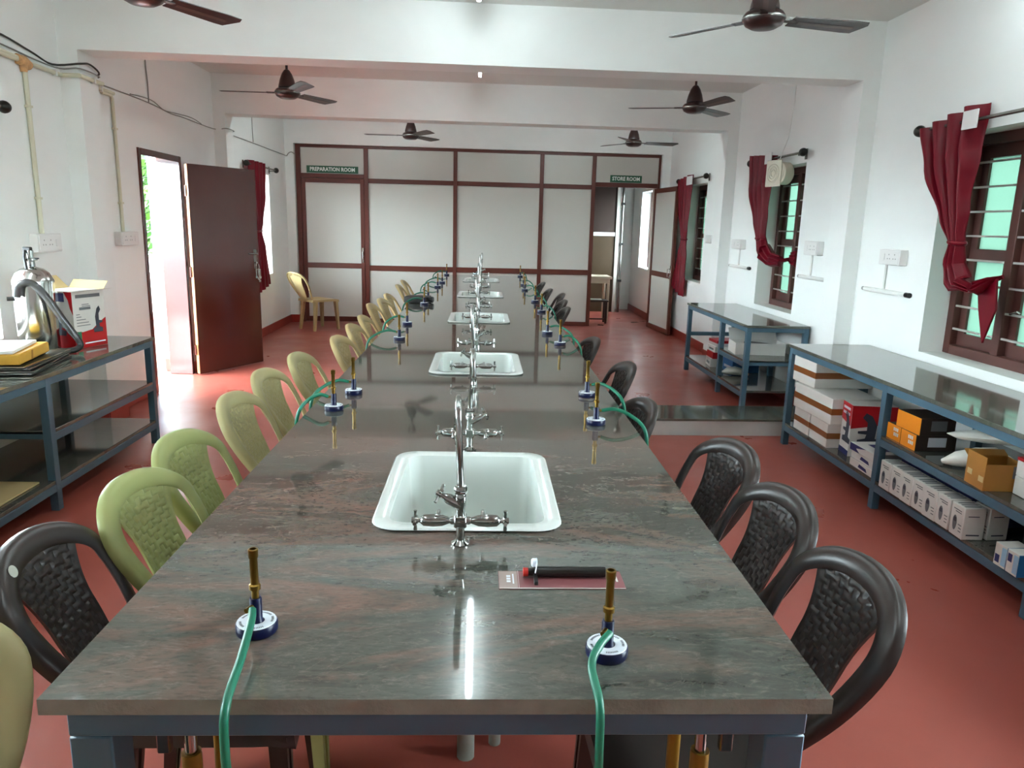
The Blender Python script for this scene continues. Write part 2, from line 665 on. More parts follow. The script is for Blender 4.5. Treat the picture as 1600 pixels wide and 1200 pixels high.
for k, (y0, y1, z0, z1) in enumerate(WR):
    make_window(k + 1, 1, y0, y1, z0, z1, k == 1, k not in (0, 4))  # the added near window has no sashes, so open sky lights the room
make_window(6, -1, 3.55, 4.48, 0.785, 2.08, False, False)
make_window(7, -1, 9.42, 10.36, 0.785, 2.08, False, False)
make_window(8, -1, 0.9, 1.7, 0.785, 2.08, False, False)  # added out of view to let daylight onto the near end


# ---------------------------------------------------------------- left entrance door
d = struct(empty('door_1', (XWL, DOOR_L[0], 0)))
wd = DOOR_L[1] - DOOR_L[0]
for nm, (y0, y1, z0, z1) in {'door_jamb': (0, 0.05, 0, 2.06), 'door_jamb.001': (wd - 0.05, wd, 0, 2.06), 'door_head': (0.05, wd - 0.05, 2.005, 2.06)}.items():
    b = B()
    b.box(-0.205, 0.012, y0, y1, z0, z1, 0.004)
    b.build(nm, M['doorbrown'], d)
ang = math.atan2(7.985 - 7.255, -2.325 + 2.735)
lf = empty('door_leaf_group', (0, 0, 0))
bpy.data.objects.remove(lf)
hx, hy = -2.728 - XWL, 7.262 - DOOR_L[0]
LW = 0.83
b = B()
b.box(0, LW, -0.036, 0, 0.012, 1.995, 0.003)
leaf = b.build('door_leaf', M['doorbrown'], d, loc=(hx, hy, 0), rot=(0, 0, ang))
b = B()
b.box(-0.004, 0.0, -0.034, -0.002, 0.02, 1.99)
b.build('leaf_edge', M['dooredge'], leaf, smooth=0)
for z in (0.25, 1.0, 1.75):
    b = B()
    b.cyl((-0.008, -0.002, z - 0.05), (-0.008, -0.002, z + 0.05), 0.008, 8)
    b.box(-0.004, 0.002, -0.036, 0.002, z - 0.05, z + 0.05)
    b.build('hinge', M['doorbrown'], leaf)
b = B()
b.box(LW - 0.075, LW - 0.035, -0.042, -0.036, 1.0, 1.2, 0.002)
b.cyl((LW - 0.055, -0.036, 1.155), (LW - 0.055, -0.075, 1.155), 0.009)
b.tube([(LW - 0.055, -0.075, 1.155), (LW - 0.12, -0.078, 1.157), (LW - 0.17, -0.072, 1.157)], 0.008, 8)
b.build('door_handle', M['rodsteel'], leaf)
b = B()
kx = LW - 0.055
b.tube([(kx + 0.022 * math.cos(a), -0.066 + 0.006 * math.sin(a * 2), 1.03 + 0.034 * math.sin(a)) for a in [i * PI / 8 for i in range(16)]], 0.003, 6, closed=True)
b.box(kx - 0.012, kx + 0.012, -0.062, -0.04, 1.058, 1.072, 0.002)
for i, (dx, dz) in enumerate(((-0.02, -0.07), (0.004, -0.085), (0.025, -0.075), (0.012, -0.11))):
    b.box(kx + dx - 0.006, kx + dx + 0.006, -0.07 - i * 0.003, -0.067 - i * 0.003, 1.0 + dz, 1.0, 0.001)
    b.cyl((kx + dx, -0.072 - i * 0.003, 1.0 + dz - 0.012), (kx + dx, -0.066 - i * 0.003, 1.0 + dz - 0.012), 0.015, 10)
b.build('key_bunch', M['keys'], leaf)

# corridor beyond the door
b = B()
b.box(-4.75, XWL - 0.2, 3.0, 16.5, -0.1, -0.005)
struct(b.build('floor_corridor', M['floor']))
b = B()
b.box(-4.95, -4.78, 3.0, 16.5, -0.1, 0.70)
struct(b.build('wall_parapet', M['pinkwall']))
b = B()
b.box(-4.78, -4.768, 3.0, 16.5, 0.0, 0.115)
struct(b.build('baseboard_parapet', M['skirt']))
b = B()
b.box(-5.0, XWL - 0.2, 3.0, 16.5, ZC - 0.25, ZC - 0.1)
struct(b.build('ceiling_corridor', M['pinkwall']))
b = B()
b.box(-3.10, -3.0, 7.47, 7.80, 0.0, ZC - 0.25)
struct(b.build('pillar_corridor', M['pinkwall']))
b = B()
b.box(-3.112, -3.0, 7.458, 7.812, 0.0, 0.12)
struct(b.build('baseboard_corridor', M['skirt']))
b = B()
b.box(-4.84, -4.74, 11.45, 11.80, 0.70, ZC - 0.25)
struct(b.build('pillar_parapet', M['bluewall']))
b = B()
b.box(-60, 60, -60, 60, -0.4, -0.2)
struct(b.build('ground', M['earth']))


def make_tree(x, y, h, r, n, label):
    tr = tag(empty('leafy_tree', (x, y, -0.2)), label, 'tree')
    bb = B()
    bb.tube([(0, 0, 0), (0.1, 0.05, h * 0.3), (0, 0.1, h * 0.6)], [0.16, 0.12, 0.06], 8)
    bb.build('trunk', M['bark'], tr)
    bb = B()
    for _ in range(n):
        u, v = random.random() * 2 * PI, random.uniform(-1, 1)
        q = random.uniform(0.6, 1.0)
        c = Vector((math.cos(u) * math.sqrt(1 - v * v) * r * q, math.sin(u) * math.sqrt(1 - v * v) * r * q, h * 0.52 + v * h * 0.46 * q))
        a = Vector((random.gauss(0, 1), random.gauss(0, 1), random.gauss(0, 1))).normalized()
        e = a.orthogonal().normalized()
        s = random.uniform(0.08, 0.17)
        bb.poly([c - e * s, c + a.cross(e) * s * 0.5, c + e * s, c - a.cross(e) * s * 0.5])
    f = bb.build('foliage', M['leaf'], tr, smooth=0)
    f['kind'] = 'stuff'


make_tree(-8.8, 17.5, 5.2, 2.1, 5200, 'bright green leafy tree beyond the corridor parapet, nearer the doorway')
make_tree(-11.5, 24.5, 6.0, 3.2, 5200, 'green leafy tree standing farther off beyond the corridor parapet')


# ---------------------------------------------------------------- far partition
PY = 11.415
wb = struct(empty('wall_back', (0, PY, 0), (0, 0, SK)))


def slab(name, parent, m, x0, x1, y0, y1, z0, z1, bev=0.003):
    bb = B()
    bb.box(x0, x1, y0, y1, z0, z1, bev)
    return bb.build(name, m, parent)


for x0, x1, z0, z1 in ((-2.672, -2.603, 0, 2.605), (-1.694, -1.632, 0, 2.54), (-0.386, -0.329, 0, 2.54), (0.898, 0.955, 0, 2.54), (1.679, 1.737, 0, 2.54), (2.681, 2.712, 0, 2.605)):
    slab('partition_post', wb, M['brownwood'], x0, x1, -0.03, 0.03, z0, z1)
slab('partition_rail', wb, M['brownwood'], -2.603, 2.681, -0.03, 0.03, 2.54, 2.605)
for x0, x1, z0, z1 in ((-2.603, -1.694, 2.115, 2.176), (-1.632, -0.386, 2.058, 2.122), (-0.329, 0.898, 2.058, 2.122), (0.955, 1.679, 2.058, 2.122), (1.737, 2.681, 2.10, 2.165),
                       (-1.632, -0.386, 0.785, 0.862), (-0.329, 0.898, 0.785, 0.862), (0.955, 1.679, 0.785, 0.862),
                       (-1.632, -0.386, 0.0, 0.062), (-0.329, 0.898, 0.0, 0.062), (0.955, 1.679, 0.0, 0.062)):
    slab('partition_rail', wb, M['brownwood'], x0, x1, -0.028, 0.028, z0, z1)
for x0, x1, z0, z1 in ((-2.603, -1.694, 2.176, 2.54), (-1.632, -0.386, 2.122, 2.54), (-0.329, 0.898, 2.122, 2.54), (0.955, 1.679, 2.122, 2.54), (1.737, 2.681, 2.165, 2.54),
                       (-1.632, -0.386, 0.862, 2.058), (-0.329, 0.898, 0.862, 2.058), (0.955, 1.679, 0.862, 2.058),
                       (-1.632, -0.386, 0.062, 0.785), (-0.329, 0.898, 0.062, 0.785), (0.955, 1.679, 0.062, 0.785)):
    slab('partition_panel', wb, M['panel'], x0, x1, -0.005, 0.005, z0, z1, 0)


def frame_door(name, loc, rot, w_, h_):
    r = struct(empty(name, loc, rot))
    for x0, x1 in ((0, 0.055), (w_ - 0.055, w_)):
        slab('stile', r, M['brownwood'], x0, x1, -0.022, 0.022, 0.012, h_)
    for z0, z1 in ((0.012, 0.085), (0.812, 0.888), (h_ - 0.065, h_)):
        slab('door_rail', r, M['brownwood'], 0.055, w_ - 0.055, -0.02, 0.02, z0, z1)
    for z0, z1 in ((0.085, 0.812), (0.888, h_ - 0.065)):
        slab('door_panel', r, M['panel'], 0.055, w_ - 0.055, -0.006, 0.006, z0, z1, 0)
    return r


def wpy(x, dy=0.0):
    return PY + AB * x + dy


d2 = frame_door('door_2', (-2.600, wpy(-2.6), 0), (0, 0, SK), 0.903, 2.112)
b = B()
b.box(0.862, 0.888, -0.03, -0.022, 0.9, 1.12, 0.002)
b.tube([(0.875, -0.03, 0.95), (0.875, -0.06, 0.955), (0.875, -0.06, 1.06), (0.875, -0.03, 1.065)], 0.008, 8)
b.build('door_handle', M['steel'], d2)
d3 = frame_door('door_3', (2.655, wpy(2.655, -0.03), 0), (0, 0, math.radians(-84.5)), 0.96, 2.09)
b = B()
b.box(0.918, 0.945, -0.03, -0.022, 0.8, 1.0, 0.002)
b.tube([(0.93, -0.03, 0.84), (0.93, -0.07, 0.845), (0.93, -0.07, 0.95), (0.93, -0.03, 0.955)], 0.008, 8)
b.cyl((0.93, 0.022, 0.86), (0.93, 0.075, 0.86), 0.018, 10)
b.build('door_handle', M['steel'], d3)


def sign(body, x0, x1, z0, z1, label):
    cx = (x0 + x1) / 2
    r = tag(empty('door_sign', (cx, wpy(cx, -0.006), (z0 + z1) / 2), (0, 0, SK)), label, 'sign')
    bb = B()
    bb.box(-(x1 - x0) / 2, (x1 - x0) / 2, -0.006, 0, -(z1 - z0) / 2, (z1 - z0) / 2)
    bb.build('sign_board', M['sign'], r, smooth=0)
    text_obj('lettering', body, 0.075, M['signtext'], r, (0, -0.0068, 0), (PI / 2, 0, 0), 0.0022, 0.0004, (x1 - x0) * 0.87)


sign('PREPARATION ROOM', -2.52, -1.775, 2.185, 2.285, 'green sign reading PREPARATION ROOM above the closed far door')
sign('STORE ROOM', 1.955, 2.435, 2.172, 2.275, 'green sign reading STORE ROOM above the open far doorway')

# store room contents
r = struct(empty('wall_store', (0, 13.45, 0)))
slab('plywood_board', r, M['ply'], 1.0, 2.44, 0, 0.02, 1.42, 2.6, 0)
slab('plywood_board', r, M['plylow'], 1.0, 2.44, 0, 0.02, 0.0, 1.355, 0)
slab('board_batten', r, M['pvcwhite'], 1.0, 2.44, -0.02, 0.02, 1.355, 1.42)
slab('board_edge', r, M['panel'], 2.44, 2.50, -0.03, 0.03, 0, 2.6)
b = B()
b.cyl((2.55, 13.42, 0), (2.55, 13.42, 2.6), 0.022, 10)
pl = b.build('metal_pole', M['rodsteel'])
tag(pl, 'grey metal pole standing in the store room beside the brown boards', 'pole')
for z in (0.55, 1.2, 1.9):
    b = B()
    b.box(2.52, 2.58, 13.385, 13.45, z, z + 0.04)
    b.build('pole_clip', M['dark'], pl, smooth=0)
st = tag(empty('side_table', (1.9, 12.25, 0)), 'cream topped side table inside the store room doorway', 'table')
slab('tabletop', st, M['creamtop'], -0.28, 0.26, -0.28, 0.24, 0.69, 0.73)
slab('apron', st, M['creamtop'], -0.25, 0.23, -0.25, 0.21, 0.62, 0.69)
for sx in (-0.25, 0.19):
    for sy in (-0.25, 0.17):
        slab('leg', st, M['creamtop'], sx, sx + 0.04, sy, sy + 0.04, 0, 0.62)
st = tag(empty('wooden_stool', (1.93, 11.86, 0)), 'small dark wooden stool in front of the cream side table', 'stool')
slab('seat', st, M['darkwood'], -0.24, 0.15, -0.12, 0.12, 0.345, 0.37)
for sx in (-0.22, 0.10):
    for sy in (-0.11, 0.075):
        slab('leg', st, M['darkwood'], sx, sx + 0.035, sy, sy + 0.035, 0, 0.345)
slab('stretcher', st, M['darkwood'], -0.2, 0.12, -0.1, -0.08, 0.06, 0.085)
b = B()
b.box(1.70, 1.98, 11.80, 11.92, 0.371, 0.385, 0.002)
tag(b.build('white_tray', M['paper']), 'white tray lying on the dark stool in the store room', 'tray')

# ---------------------------------------------------------------- ceiling fans
def make_fan():
    r = empty('ceiling_fan')
    bb = B()
    bb.cyl((0, 0, 0.05), (0, 0, ZC - 2.60), 0.011, 10)
    bb.build('down_rod', M['fan'], r)
    bb = B()
    bb.lathe([(0.015, ZC - 2.60 - 0.1), (0.03, ZC - 2.60 - 0.09), (0.06, ZC - 2.60)], 16)
    bb.build('ceiling_cup', M['fan'], r)
    bb = B()
    bb.lathe([(0.075, 0.045), (0.074, 0.06), (0.062, 0.11), (0.045, 0.155), (0.026, 0.185), (0.012, 0.195)], 20)
    bb.build('lower_cup', M['fan'], r)
    bb = B()
    bb.lathe([(0.02, -0.048), (0.065, -0.046), (0.095, -0.03), (0.108, -0.008), (0.108, 0.012), (0.095, 0.03), (0.06, 0.042), (0.03, 0.046)], 24)
    mot = bb.build('motor', M['fan'], r)
    bb = B()
    bb.lathe([(0.109, -0.006), (0.1115, 0.0), (0.109, 0.008)], 24, cap=False)
    bb.build('trim_ring', M['rodsteel'], mot)
    for k in range(3):
        a = k * 2 * PI / 3
        bb = B()
        bb.box(0.09, 0.18, -0.02, 0.02, -0.004, 0.004, 0.001)
        br = bb.build('blade_bracket', M['fan'], r, rot=(0, 0, a))
        pts = [(0.155, -0.052), (0.50, -0.066), (0.585, -0.062), (0.60, -0.03), (0.555, 0.062), (0.50, 0.064), (0.155, 0.05)]
        bb = B()
        bb.prism([(x, y, -y * 0.2 - 0.002) for x, y in pts], (0, 0, 0.004))
        bl = bb.build('blade', M['fan'], r, smooth=0, rot=(0, 0, a))
        bb = B()
        bb.prism([(0.2, -0.008, -0.0015), (0.53, -0.008, -0.0015), (0.53, 0.018, -0.0067), (0.2, 0.018, -0.0067)], (0, 0, -0.001))
        bb.build('blade_stripe', M['fanstripe'], bl, smooth=0)
    return r


FANS = [(-1.70, 4.12, 180, 'dark brown ceiling fan cut off by the top of the picture, left side'),
        (1.47, 4.13, 10, 'dark brown ceiling fan nearest on the right, before the first beam'),
        (-1.70, 7.01, 180, 'brown ceiling fan on the left between the two beams'),
        (1.95, 7.08, 285, 'brown ceiling fan on the right between the two beams'),
        (-0.89, 10.05, 180, 'small brown ceiling fan on the left beyond the second beam'),
        (2.01, 10.10, 5, 'small brown ceiling fan on the right beyond the second beam, near the store room')]
f0 = make_fan()
for k, (x, y, a, lab) in enumerate(FANS):
    o = f0 if k == 0 else copy_tree(f0)
    o.location = (x, y, 2.60)
    o.rotation_euler = (0, 0, math.radians(a))
    tag(o, lab, 'ceiling fan', 'ceiling fans')

# ---------------------------------------------------------------- tube lights
def make_tube():
    r = empty('tube_light')
    bb = B()
    bb.box(-0.02, 0.02, -0.61, 0.61, -0.03, 0, 0.004)
    bb.build('batten', M['tubebase'], r)
    bb = B()
    bb.cyl((0, -0.59, -0.048), (0, 0.59, -0.048), 0.014, 12)
    bb.build('tube', M['tube'], r)
    for s in (-1, 1):
        bb = B()
        bb.box(-0.016, 0.016, s * 0.6 - 0.012, s * 0.6 + 0.012, -0.066, -0.028, 0.003)
        bb.build('end_cap', M['tubebase'], r)
    return r


TL = [(-0.02, 4.58, 0, 'lit tube light on the ceiling before the first beam'), (-0.01, 7.10, 0, 'lit tube light on the ceiling between the two beams')]
for qx, nx in ((-1.5, 'left'), (0.0, 'middle'), (1.5, 'right')):
    TL += [(qx, 1.35, 0, nx + ' added unseen fill tube light on the ceiling over the near end of the bench')]  # fill lamps added out of view to brighten the room
TL += [(qx, 3.36, 0, 'added unseen fill tube light on the ceiling near the %s wall, just behind the nearest beam' % nx) for qx, nx in ((-2.3, 'left'), (2.3, 'right'))]  # added beyond the frame to brighten the side walls
TL += [(-1.5, 8.93, PI / 2, 'added unseen fill tube light across the ceiling just behind the second beam, left one'), (1.5, 8.93, PI / 2, 'added unseen fill tube light across the ceiling just behind the second beam, right one')]  # added lamps hidden by the beam, brightening the partition
t0 = make_tube()
for k, (x, y, rz, lab) in enumerate(TL):
    o = t0 if k == 0 else copy_tree(t0)
    o.location = (x, y, ZC)
    o.rotation_euler = (0, 0, rz)
    tag(o, lab, 'tube light', 'ceiling tube lights')

# ---------------------------------------------------------------- long laboratory bench
lab = tag(empty('laboratory_bench', (0, 0, 0), (0, 0, -TA)), 'long central laboratory bench with polished granite top and blue frame', 'bench')
XL, XR = -0.65, 0.55
SX0, SX1 = -0.257, 0.197
SINK = [(1.615, 2.215), (3.455, 4.03), (5.325, 5.90), (7.21, 7.80), (9.15, 9.74)]
SLABS = [(0.998, 4.622), (4.626, 8.458), (8.462, 10.38)]
for (ya, yb) in SLABS:
    b = B()
    cuts = [ya]
    holes = [s for s in SINK if ya < s[0] < yb]
    for s in holes:
        cuts += [s[0] + 0.02, s[1] - 0.02]
    cuts.append(yb)
    xc = [XL, SX0 + 0.02, SX1 - 0.02, XR]
    zt, zb = TT, TT - 0.026
    V = {}
    def gv(i, j, z):
        k = (i, j, z)
        if k not in V:
            V[k] = b.bm.verts.new((xc[i], cuts[j], z))
        return V[k]
    solid = lambda i, j: 0 <= i < 3 and 0 <= j < len(cuts) - 1 and not (i == 1 and j % 2 == 1)
    for i in range(3):
        for j in range(len(cuts) - 1):
            if not solid(i, j):
                continue
            b.mi = 0
            b._fin([b.bm.faces.new([gv(i, j, zt), gv(i + 1, j, zt), gv(i + 1, j + 1, zt), gv(i, j + 1, zt)])])
            b._fin([b.bm.faces.new([gv(i, j, zb), gv(i, j + 1, zb), gv(i + 1, j + 1, zb), gv(i + 1, j, zb)])])
            b.mi = 1
            for (di, dj, e) in ((-1, 0, ((i, j), (i, j + 1))), (1, 0, ((i + 1, j), (i + 1, j + 1))), (0, -1, ((i, j), (i + 1, j))), (0, 1, ((i, j + 1), (i + 1, j + 1)))):
                if not solid(i + di, j + dj):
                    p, q = e
                    b._fin([b.bm.faces.new([gv(*p, zt), gv(*q, zt), gv(*q, zb), gv(*p, zb)])])
    b.build('worktop_slab', [M['granite'], M['granite_edge']], lab, smooth=0)
ax0, ax1 = XL + 0.025, XR - 0.025
for (x0, x1, y0, y1) in ((ax0, ax1, 1.022, 1.072), (ax0, ax1, 10.31, 10.36), (ax0, ax0 + 0.05, 1.072, 10.31), (ax1 - 0.05, ax1, 1.072, 10.31)):
    slab('apron_rail', lab, M['blue'], x0, x1, y0, y1, TT - 0.082, TT - 0.027)
for x0, yl in ((ax0, (1.022, 2.67, 4.27, 6.07, 8.0, 9.8, 10.295)), (ax1 - 0.065, (1.022, 2.66, 4.3, 5.8, 7.54, 8.9, 10.295))):
    for y in yl:
        slab('leg', lab, M['blue'], x0, x0 + 0.065, y, y + 0.065, 0, TT - 0.082)
for y in (2.78, 4.59, 6.5, 8.43):
    slab('cross_rail', lab, M['blue'], ax0 + 0.05, ax1 - 0.05, y + 0.01, y + 0.06, TT - 0.08, TT - 0.03)
b = B()
b.cyl((0.055, 1.95, 0), (0.055, 1.95, 0.55), 0.018, 10)
b.cyl((0.055, 1.95, 0.55), (0.0, 2.1, 0.6), 0.018, 10)
b.build('water_pipe', M['greycement'], lab)


# sinks
def rrect(x0, x1, y0, y1, r, z, n=6):
    pts = []
    for (cx, cy, a0) in ((x1 - r, y1 - r, 0), (x0 + r, y1 - r, PI / 2), (x0 + r, y0 + r, PI), (x1 - r, y0 + r, 1.5 * PI)):
        for k in range(n + 1):
            a = a0 + PI / 2 * k / n
            pts.append((cx + r * math.cos(a), cy + r * math.sin(a), z))
    return pts


def make_sink():
    r = empty('ceramic_sink')
    w2, l2 = (SX1 - SX0) / 2, 0.30
    bb = B()
    lv = [(0.008, 0.0, 0.055), (0.0, 0.006, 0.06), (0.004, 0.010, 0.06), (0.036, 0.010, 0.045), (0.040, 0.007, 0.042), (0.043, -0.02, 0.04), (0.050, -0.19, 0.04), (0.065, -0.222, 0.05), (0.085, -0.228, 0.05)]
    bb.rings([rrect(-w2 + i, w2 - i, -l2 + i, l2 - i, rr_, z) for i, z, rr_ in lv], cap=False)
    last = rrect(-w2 + 0.085, w2 - 0.085, -l2 + 0.085, l2 - 0.085, 0.05, -0.228)
    bb.poly(last)
    # outer shell under the worktop
    bb.rings([rrect(-w2 + i, w2 - i, -l2 + i, l2 - i, 0.04, z) for i, z in ((0.03, -0.02), (0.04, -0.2), (0.09, -0.245))], cap=False)
    bb.poly(rrect(-w2 + 0.09, w2 - 0.09, -l2 + 0.09, l2 - 0.09, 0.04, -0.245))
    bb.build('basin', M['white_ceramic'], r)
    bb = B()
    bb.lathe([(0.03, -0.2275), (0.028, -0.225), (0.012, -0.227), (0.003, -0.2275)], 16)
    bb.build('drain', M['chrome'], r)
    bb = B()
    bb.cyl((0, -0.02, -0.245), (0, -0.02, -TT), 0.026, 12)
    bb.build('waste_pipe', M['greycement'], r)
    return r


ordn = ['nearest', 'second', 'third', 'fourth', 'farthest']
s0 = make_sink()
for k, (ya, yb) in enumerate(SINK):
    o = s0 if k == 0 else copy_tree(s0)
    o.location = TW((SX0 + SX1) / 2, (ya + yb) / 2)
    o.rotation_euler = (0, 0, -TA)
    tag(o, '%s white ceramic sink along the granite bench' % ordn[k], 'sink', 'white bench sinks')


# faucets: local +y points over the sink
def make_faucet():
    r = empty('laboratory_tap')
    bb = B()
    bb.lathe([(0.02, 0), (0.021, 0.004), (0.014, 0.009), (0.011, 0.012)], 18)
    bb.build('base_flange', M['chrome'], r)
    bb = B()
    bb.cyl((0, 0, 0.01), (0, 0, 0.045), 0.0095, 14)
    bb.box(-0.014, 0.014, -0.014, 0.014, 0.042, 0.07, 0.003)
    bb.lathe([(0.0105, 0.07), (0.010, 0.085), (0.013, 0.1), (0.014, 0.112), (0.012, 0.12)], 14)
    bb.lathe([(0.0135, 0.12), (0.0145, 0.123), (0.0145, 0.133), (0.0125, 0.138)], 8)
    bb.build('pillar_body', M['chrome'], r)

    def cross(parent, p, ax):
        ax = Vector(ax).normalized()
        u = ax.orthogonal().normalized()
        if abs(ax.x) > 0.9:
            u = Vector((0, 0, 1))
        v = ax.cross(u)
        bb = B()
        p = Vector(p)
        bb.lathe([(0.008, -0.006), (0.0085, 0.0), (0.007, 0.008)], 10, p, ax)
        for q in (u, -u, v, -v):
            bb.cyl(p + q * 0.004, p + q * 0.023, 0.0034, 8, 0.0042)
        bb.build('cross_handle', M['chrome'], parent)

    for s in (-1, 1):
        bb = B()
        bb.lathe([(0.009, 0.012), (0.009, 0.02), (0.0065, 0.024), (0.0125, 0.04), (0.014, 0.06), (0.0125, 0.082), (0.009, 0.086), (0.0055, 0.09), (0.0055, 0.1)], 14, (0, 0, 0.056), (s, 0, 0))
        a = bb.build('side_valve', M['chrome'], r)
        bb = B()
        bb.tube([(s * 0.05, 0, 0.06), (s * 0.05, 0.02, 0.066), (s * 0.05, 0.034, 0.064), (s * 0.05, 0.046, 0.052)], 0.0052, 10, cap=False)
        bb.tube([(s * 0.05, 0.0445, 0.0535), (s * 0.05, 0.047, 0.051)], 0.004, 10)
        bb.build('valve_spout', M['chrome'], a)
        cross(a, (s * 0.1, 0, 0.056), (s, 0, 0))
    ax = Vector((-0.045, 0, 0.026)).normalized()
    bb = B()
    bb.lathe([(0.012, 0.0), (0.012, 0.03), (0.009, 0.04), (0.0065, 0.046), (0.0065, 0.054)], 14, (0, 0, 0.092), ax)
    a = bb.build('neck_valve', M['chrome'], r)
    cross(a, Vector((0, 0, 0.092)) + ax * 0.054, ax)
    bb = B()
    hh = 0.285
    pts = [(0, 0, 0.135), (-0.003, 0, 0.2), (-0.006, 0, hh)]
    R_ = 0.042
    for k in range(1, 11):
        a = PI * k / 10
        pts.append((-0.006 - 0.004 * k / 10, R_ - R_ * math.cos(a), hh + R_ * math.sin(a)))
    pts += [(-0.011, 2 * R_, hh - 0.03)]
    bb.tube(pts, 0.0075, 12)
    bb.build('gooseneck', M['chrome'], r)
    bb = B()
    bb.lathe([(0.0085, 0), (0.0085, -0.015), (0.006, -0.018), (0.0078, -0.026), (0.0055, -0.03), (0.0072, -0.038), (0.005, -0.042), (0.0062, -0.05), (0.004, -0.054)], 12, (-0.011, 2 * R_, hh - 0.028))
    bb.build('serrated_nozzle', M['chrome'], r)
    return r


fa0 = make_faucet()
TAPS = []
for k, (ya, yb) in enumerate(SINK):
    TAPS += [(-0.043, ya - 0.06, 0, k, 'near'), (-0.036, yb + 0.05, 1, k, 'far')]
for k, (x, y, fl, si, wd_) in enumerate(TAPS):
    o = fa0 if k == 0 else copy_tree(fa0)
    o.location = TW(x, y)
    o.rotation_euler = (0, 0, -TA + (PI if fl else 0))
    tag(o, 'chrome three-way swan neck tap at the %s end of the %s sink' % (wd_, ordn[si]), 'tap', 'chrome bench taps')


# bunsen burners
def make_burner():
    r = empty('bunsen_burner')
    bb = B()
    bb.lathe([(0.034, 0), (0.0355, 0.003), (0.0355, 0.016), (0.034, 0.0185)], 28)
    bb.build('base', M['navy'], r)
    bb = B()
    bb.lathe([(0.0335, 0.0185), (0.033, 0.0195), (0.014, 0.0195), (0.0135, 0.0185)], 28, cap=False)
    lb = bb.build('label_ring', M['labelwhite'], r)
    bb = B()
    for a0, a1 in ((0.2, 0.9), (1.1, 1.9), (2.4, 3.3), (3.7, 4.5), (5.0, 5.8)):
        n = int((a1 - a0) / 0.09)
        for i in range(n):
            a = a0 + (a1 - a0) * i / n
            d_ = 0.05
            p = [(q * math.cos(x), q * math.sin(x), 0.0197) for q, x in ((0.025, a), (0.029, a), (0.029, a + d_), (0.025, a + d_))]
            bb.prism(p, (0, 0, 0.0002))
    bb.build('label_print', M['labeldark'], lb, smooth=0)
    bb = B()
    bb.lathe([(0.0125, 0.0185), (0.0105, 0.022), (0.0105, 0.06), (0.0095, 0.063)], 18)
    bb.build('column', M['navy'], r)
    bb = B()
    bb.lathe([(0.0065, 0.063), (0.0065, 0.078), (0.0098, 0.079), (0.0098, 0.087), (0.007, 0.089), (0.007, 0.136), (0.0085, 0.139), (0.0088, 0.152), (0.0078, 0.153), (0.0055, 0.153), (0.005, 0.145)], 20)
    bb.build('burner_tube', M['brass'], r)
    bb = B()
    bb.cyl((0.0, -0.01, 0.05), (0.0, -0.026, 0.05), 0.0045, 10)
    bb.build('gas_inlet', M['brass'], r)
    return r


bu0 = make_burner()
KIDS[bu0.name] = list(bu0.children)
BL = [(-0.385, 1.191), (-0.559, 2.753), (-0.531, 3.026), (-0.506, 4.487), (-0.53, 5.185), (-0.513, 6.487), (-0.517, 6.992), (-0.507, 8.278), (-0.493, 8.916), (-0.506, 10.254)]
BR = [(0.217, 1.12), (0.417, 2.604), (0.444, 3.048), (0.465, 4.406), (0.425, 4.851), (0.479, 6.089), (0.481, 6.905), (0.449, 8.111), (0.471, 8.801), (0.5, 10.27)]
nth = ['nearest', 'second', 'third', 'fourth', 'fifth', 'sixth', 'seventh', 'eighth', 'ninth', 'farthest']


def bez(p, n=7):
    P = [Vector(q) for q in p]
    out = []
    Q = [P[0]] + P + [P[-1]]
    for i in range(1, len(Q) - 2):
        for k in range(n):
            u = k / n
            a, b_, c_, d_ = Q[i - 1], Q[i], Q[i + 1], Q[i + 2]
            out.append(0.5 * ((2 * b_) + (c_ - a) * u + (2 * a - 5 * b_ + 4 * c_ - d_) * u * u + (3 * b_ - a - 3 * c_ + d_) * u ** 3))
    out.append(P[-1])
    return out


for side, lst in ((-1, BL), (1, BR)):
    for k, (x, y) in enumerate(lst):
        o = bu0 if (side == -1 and k == 0) else copy_tree(bu0)
        o.location = TW(x, y)
        where = 'left' if side < 0 else 'right'
        tag(o, '%s brass bunsen burner with navy base along the %s edge of the bench' % (nth[k], where), 'bunsen burner', 'bunsen burners on the bench')
        hb = B()
        # hose in table directions relative to the burner
        if k == 0:
            o.rotation_euler = (0, 0, -TA + (-0.35 if side < 0 else -0.5))
            dy = 0.998 - y          # to the front edge
            dx = 0.022 if side < 0 else -0.035
            pth = [(0, -0.02, 0.05), (dx * 0.5 - 0.004, -0.05, 0.046), (dx - 0.004, dy * 0.72, 0.034), (dx, dy - 0.03, 0.012), (dx, dy - 0.045, -0.05), (dx + 0.003, dy - 0.04, -0.2), (dx + 0.006, dy - 0.02, -0.42)]
        else:
            jitter = 0.03 * math.sin(k * 2.3 + side)
            o.rotation_euler = (0, 0, -TA + side * PI / 2 + jitter)
            ex = (XL - x - 0.03) if side < 0 else (XR - x + 0.03)
            sg = 1 if ex > 0 else -1
            pth = [(sg * 0.02, 0, 0.05), (ex * 0.4, -0.01 + jitter * 0.3, 0.058), (ex * 0.72, -0.03 + jitter, 0.042), (ex, -0.06 + jitter, 0.004), (ex + sg * 0.012, -0.075 + jitter, -0.07), (ex + sg * 0.002, -0.08 + jitter, -0.22)]
        c, s = math.cos(-TA - o.rotation_euler.z), math.sin(-TA - o.rotation_euler.z)
        pth = [(px * c - py * s, px * s + py * c, pz) for px, py, pz in pth]
        hb.tube(bez(pth), 0.0068, 10)
        hb.build('gas_hose', M['hose'], o)

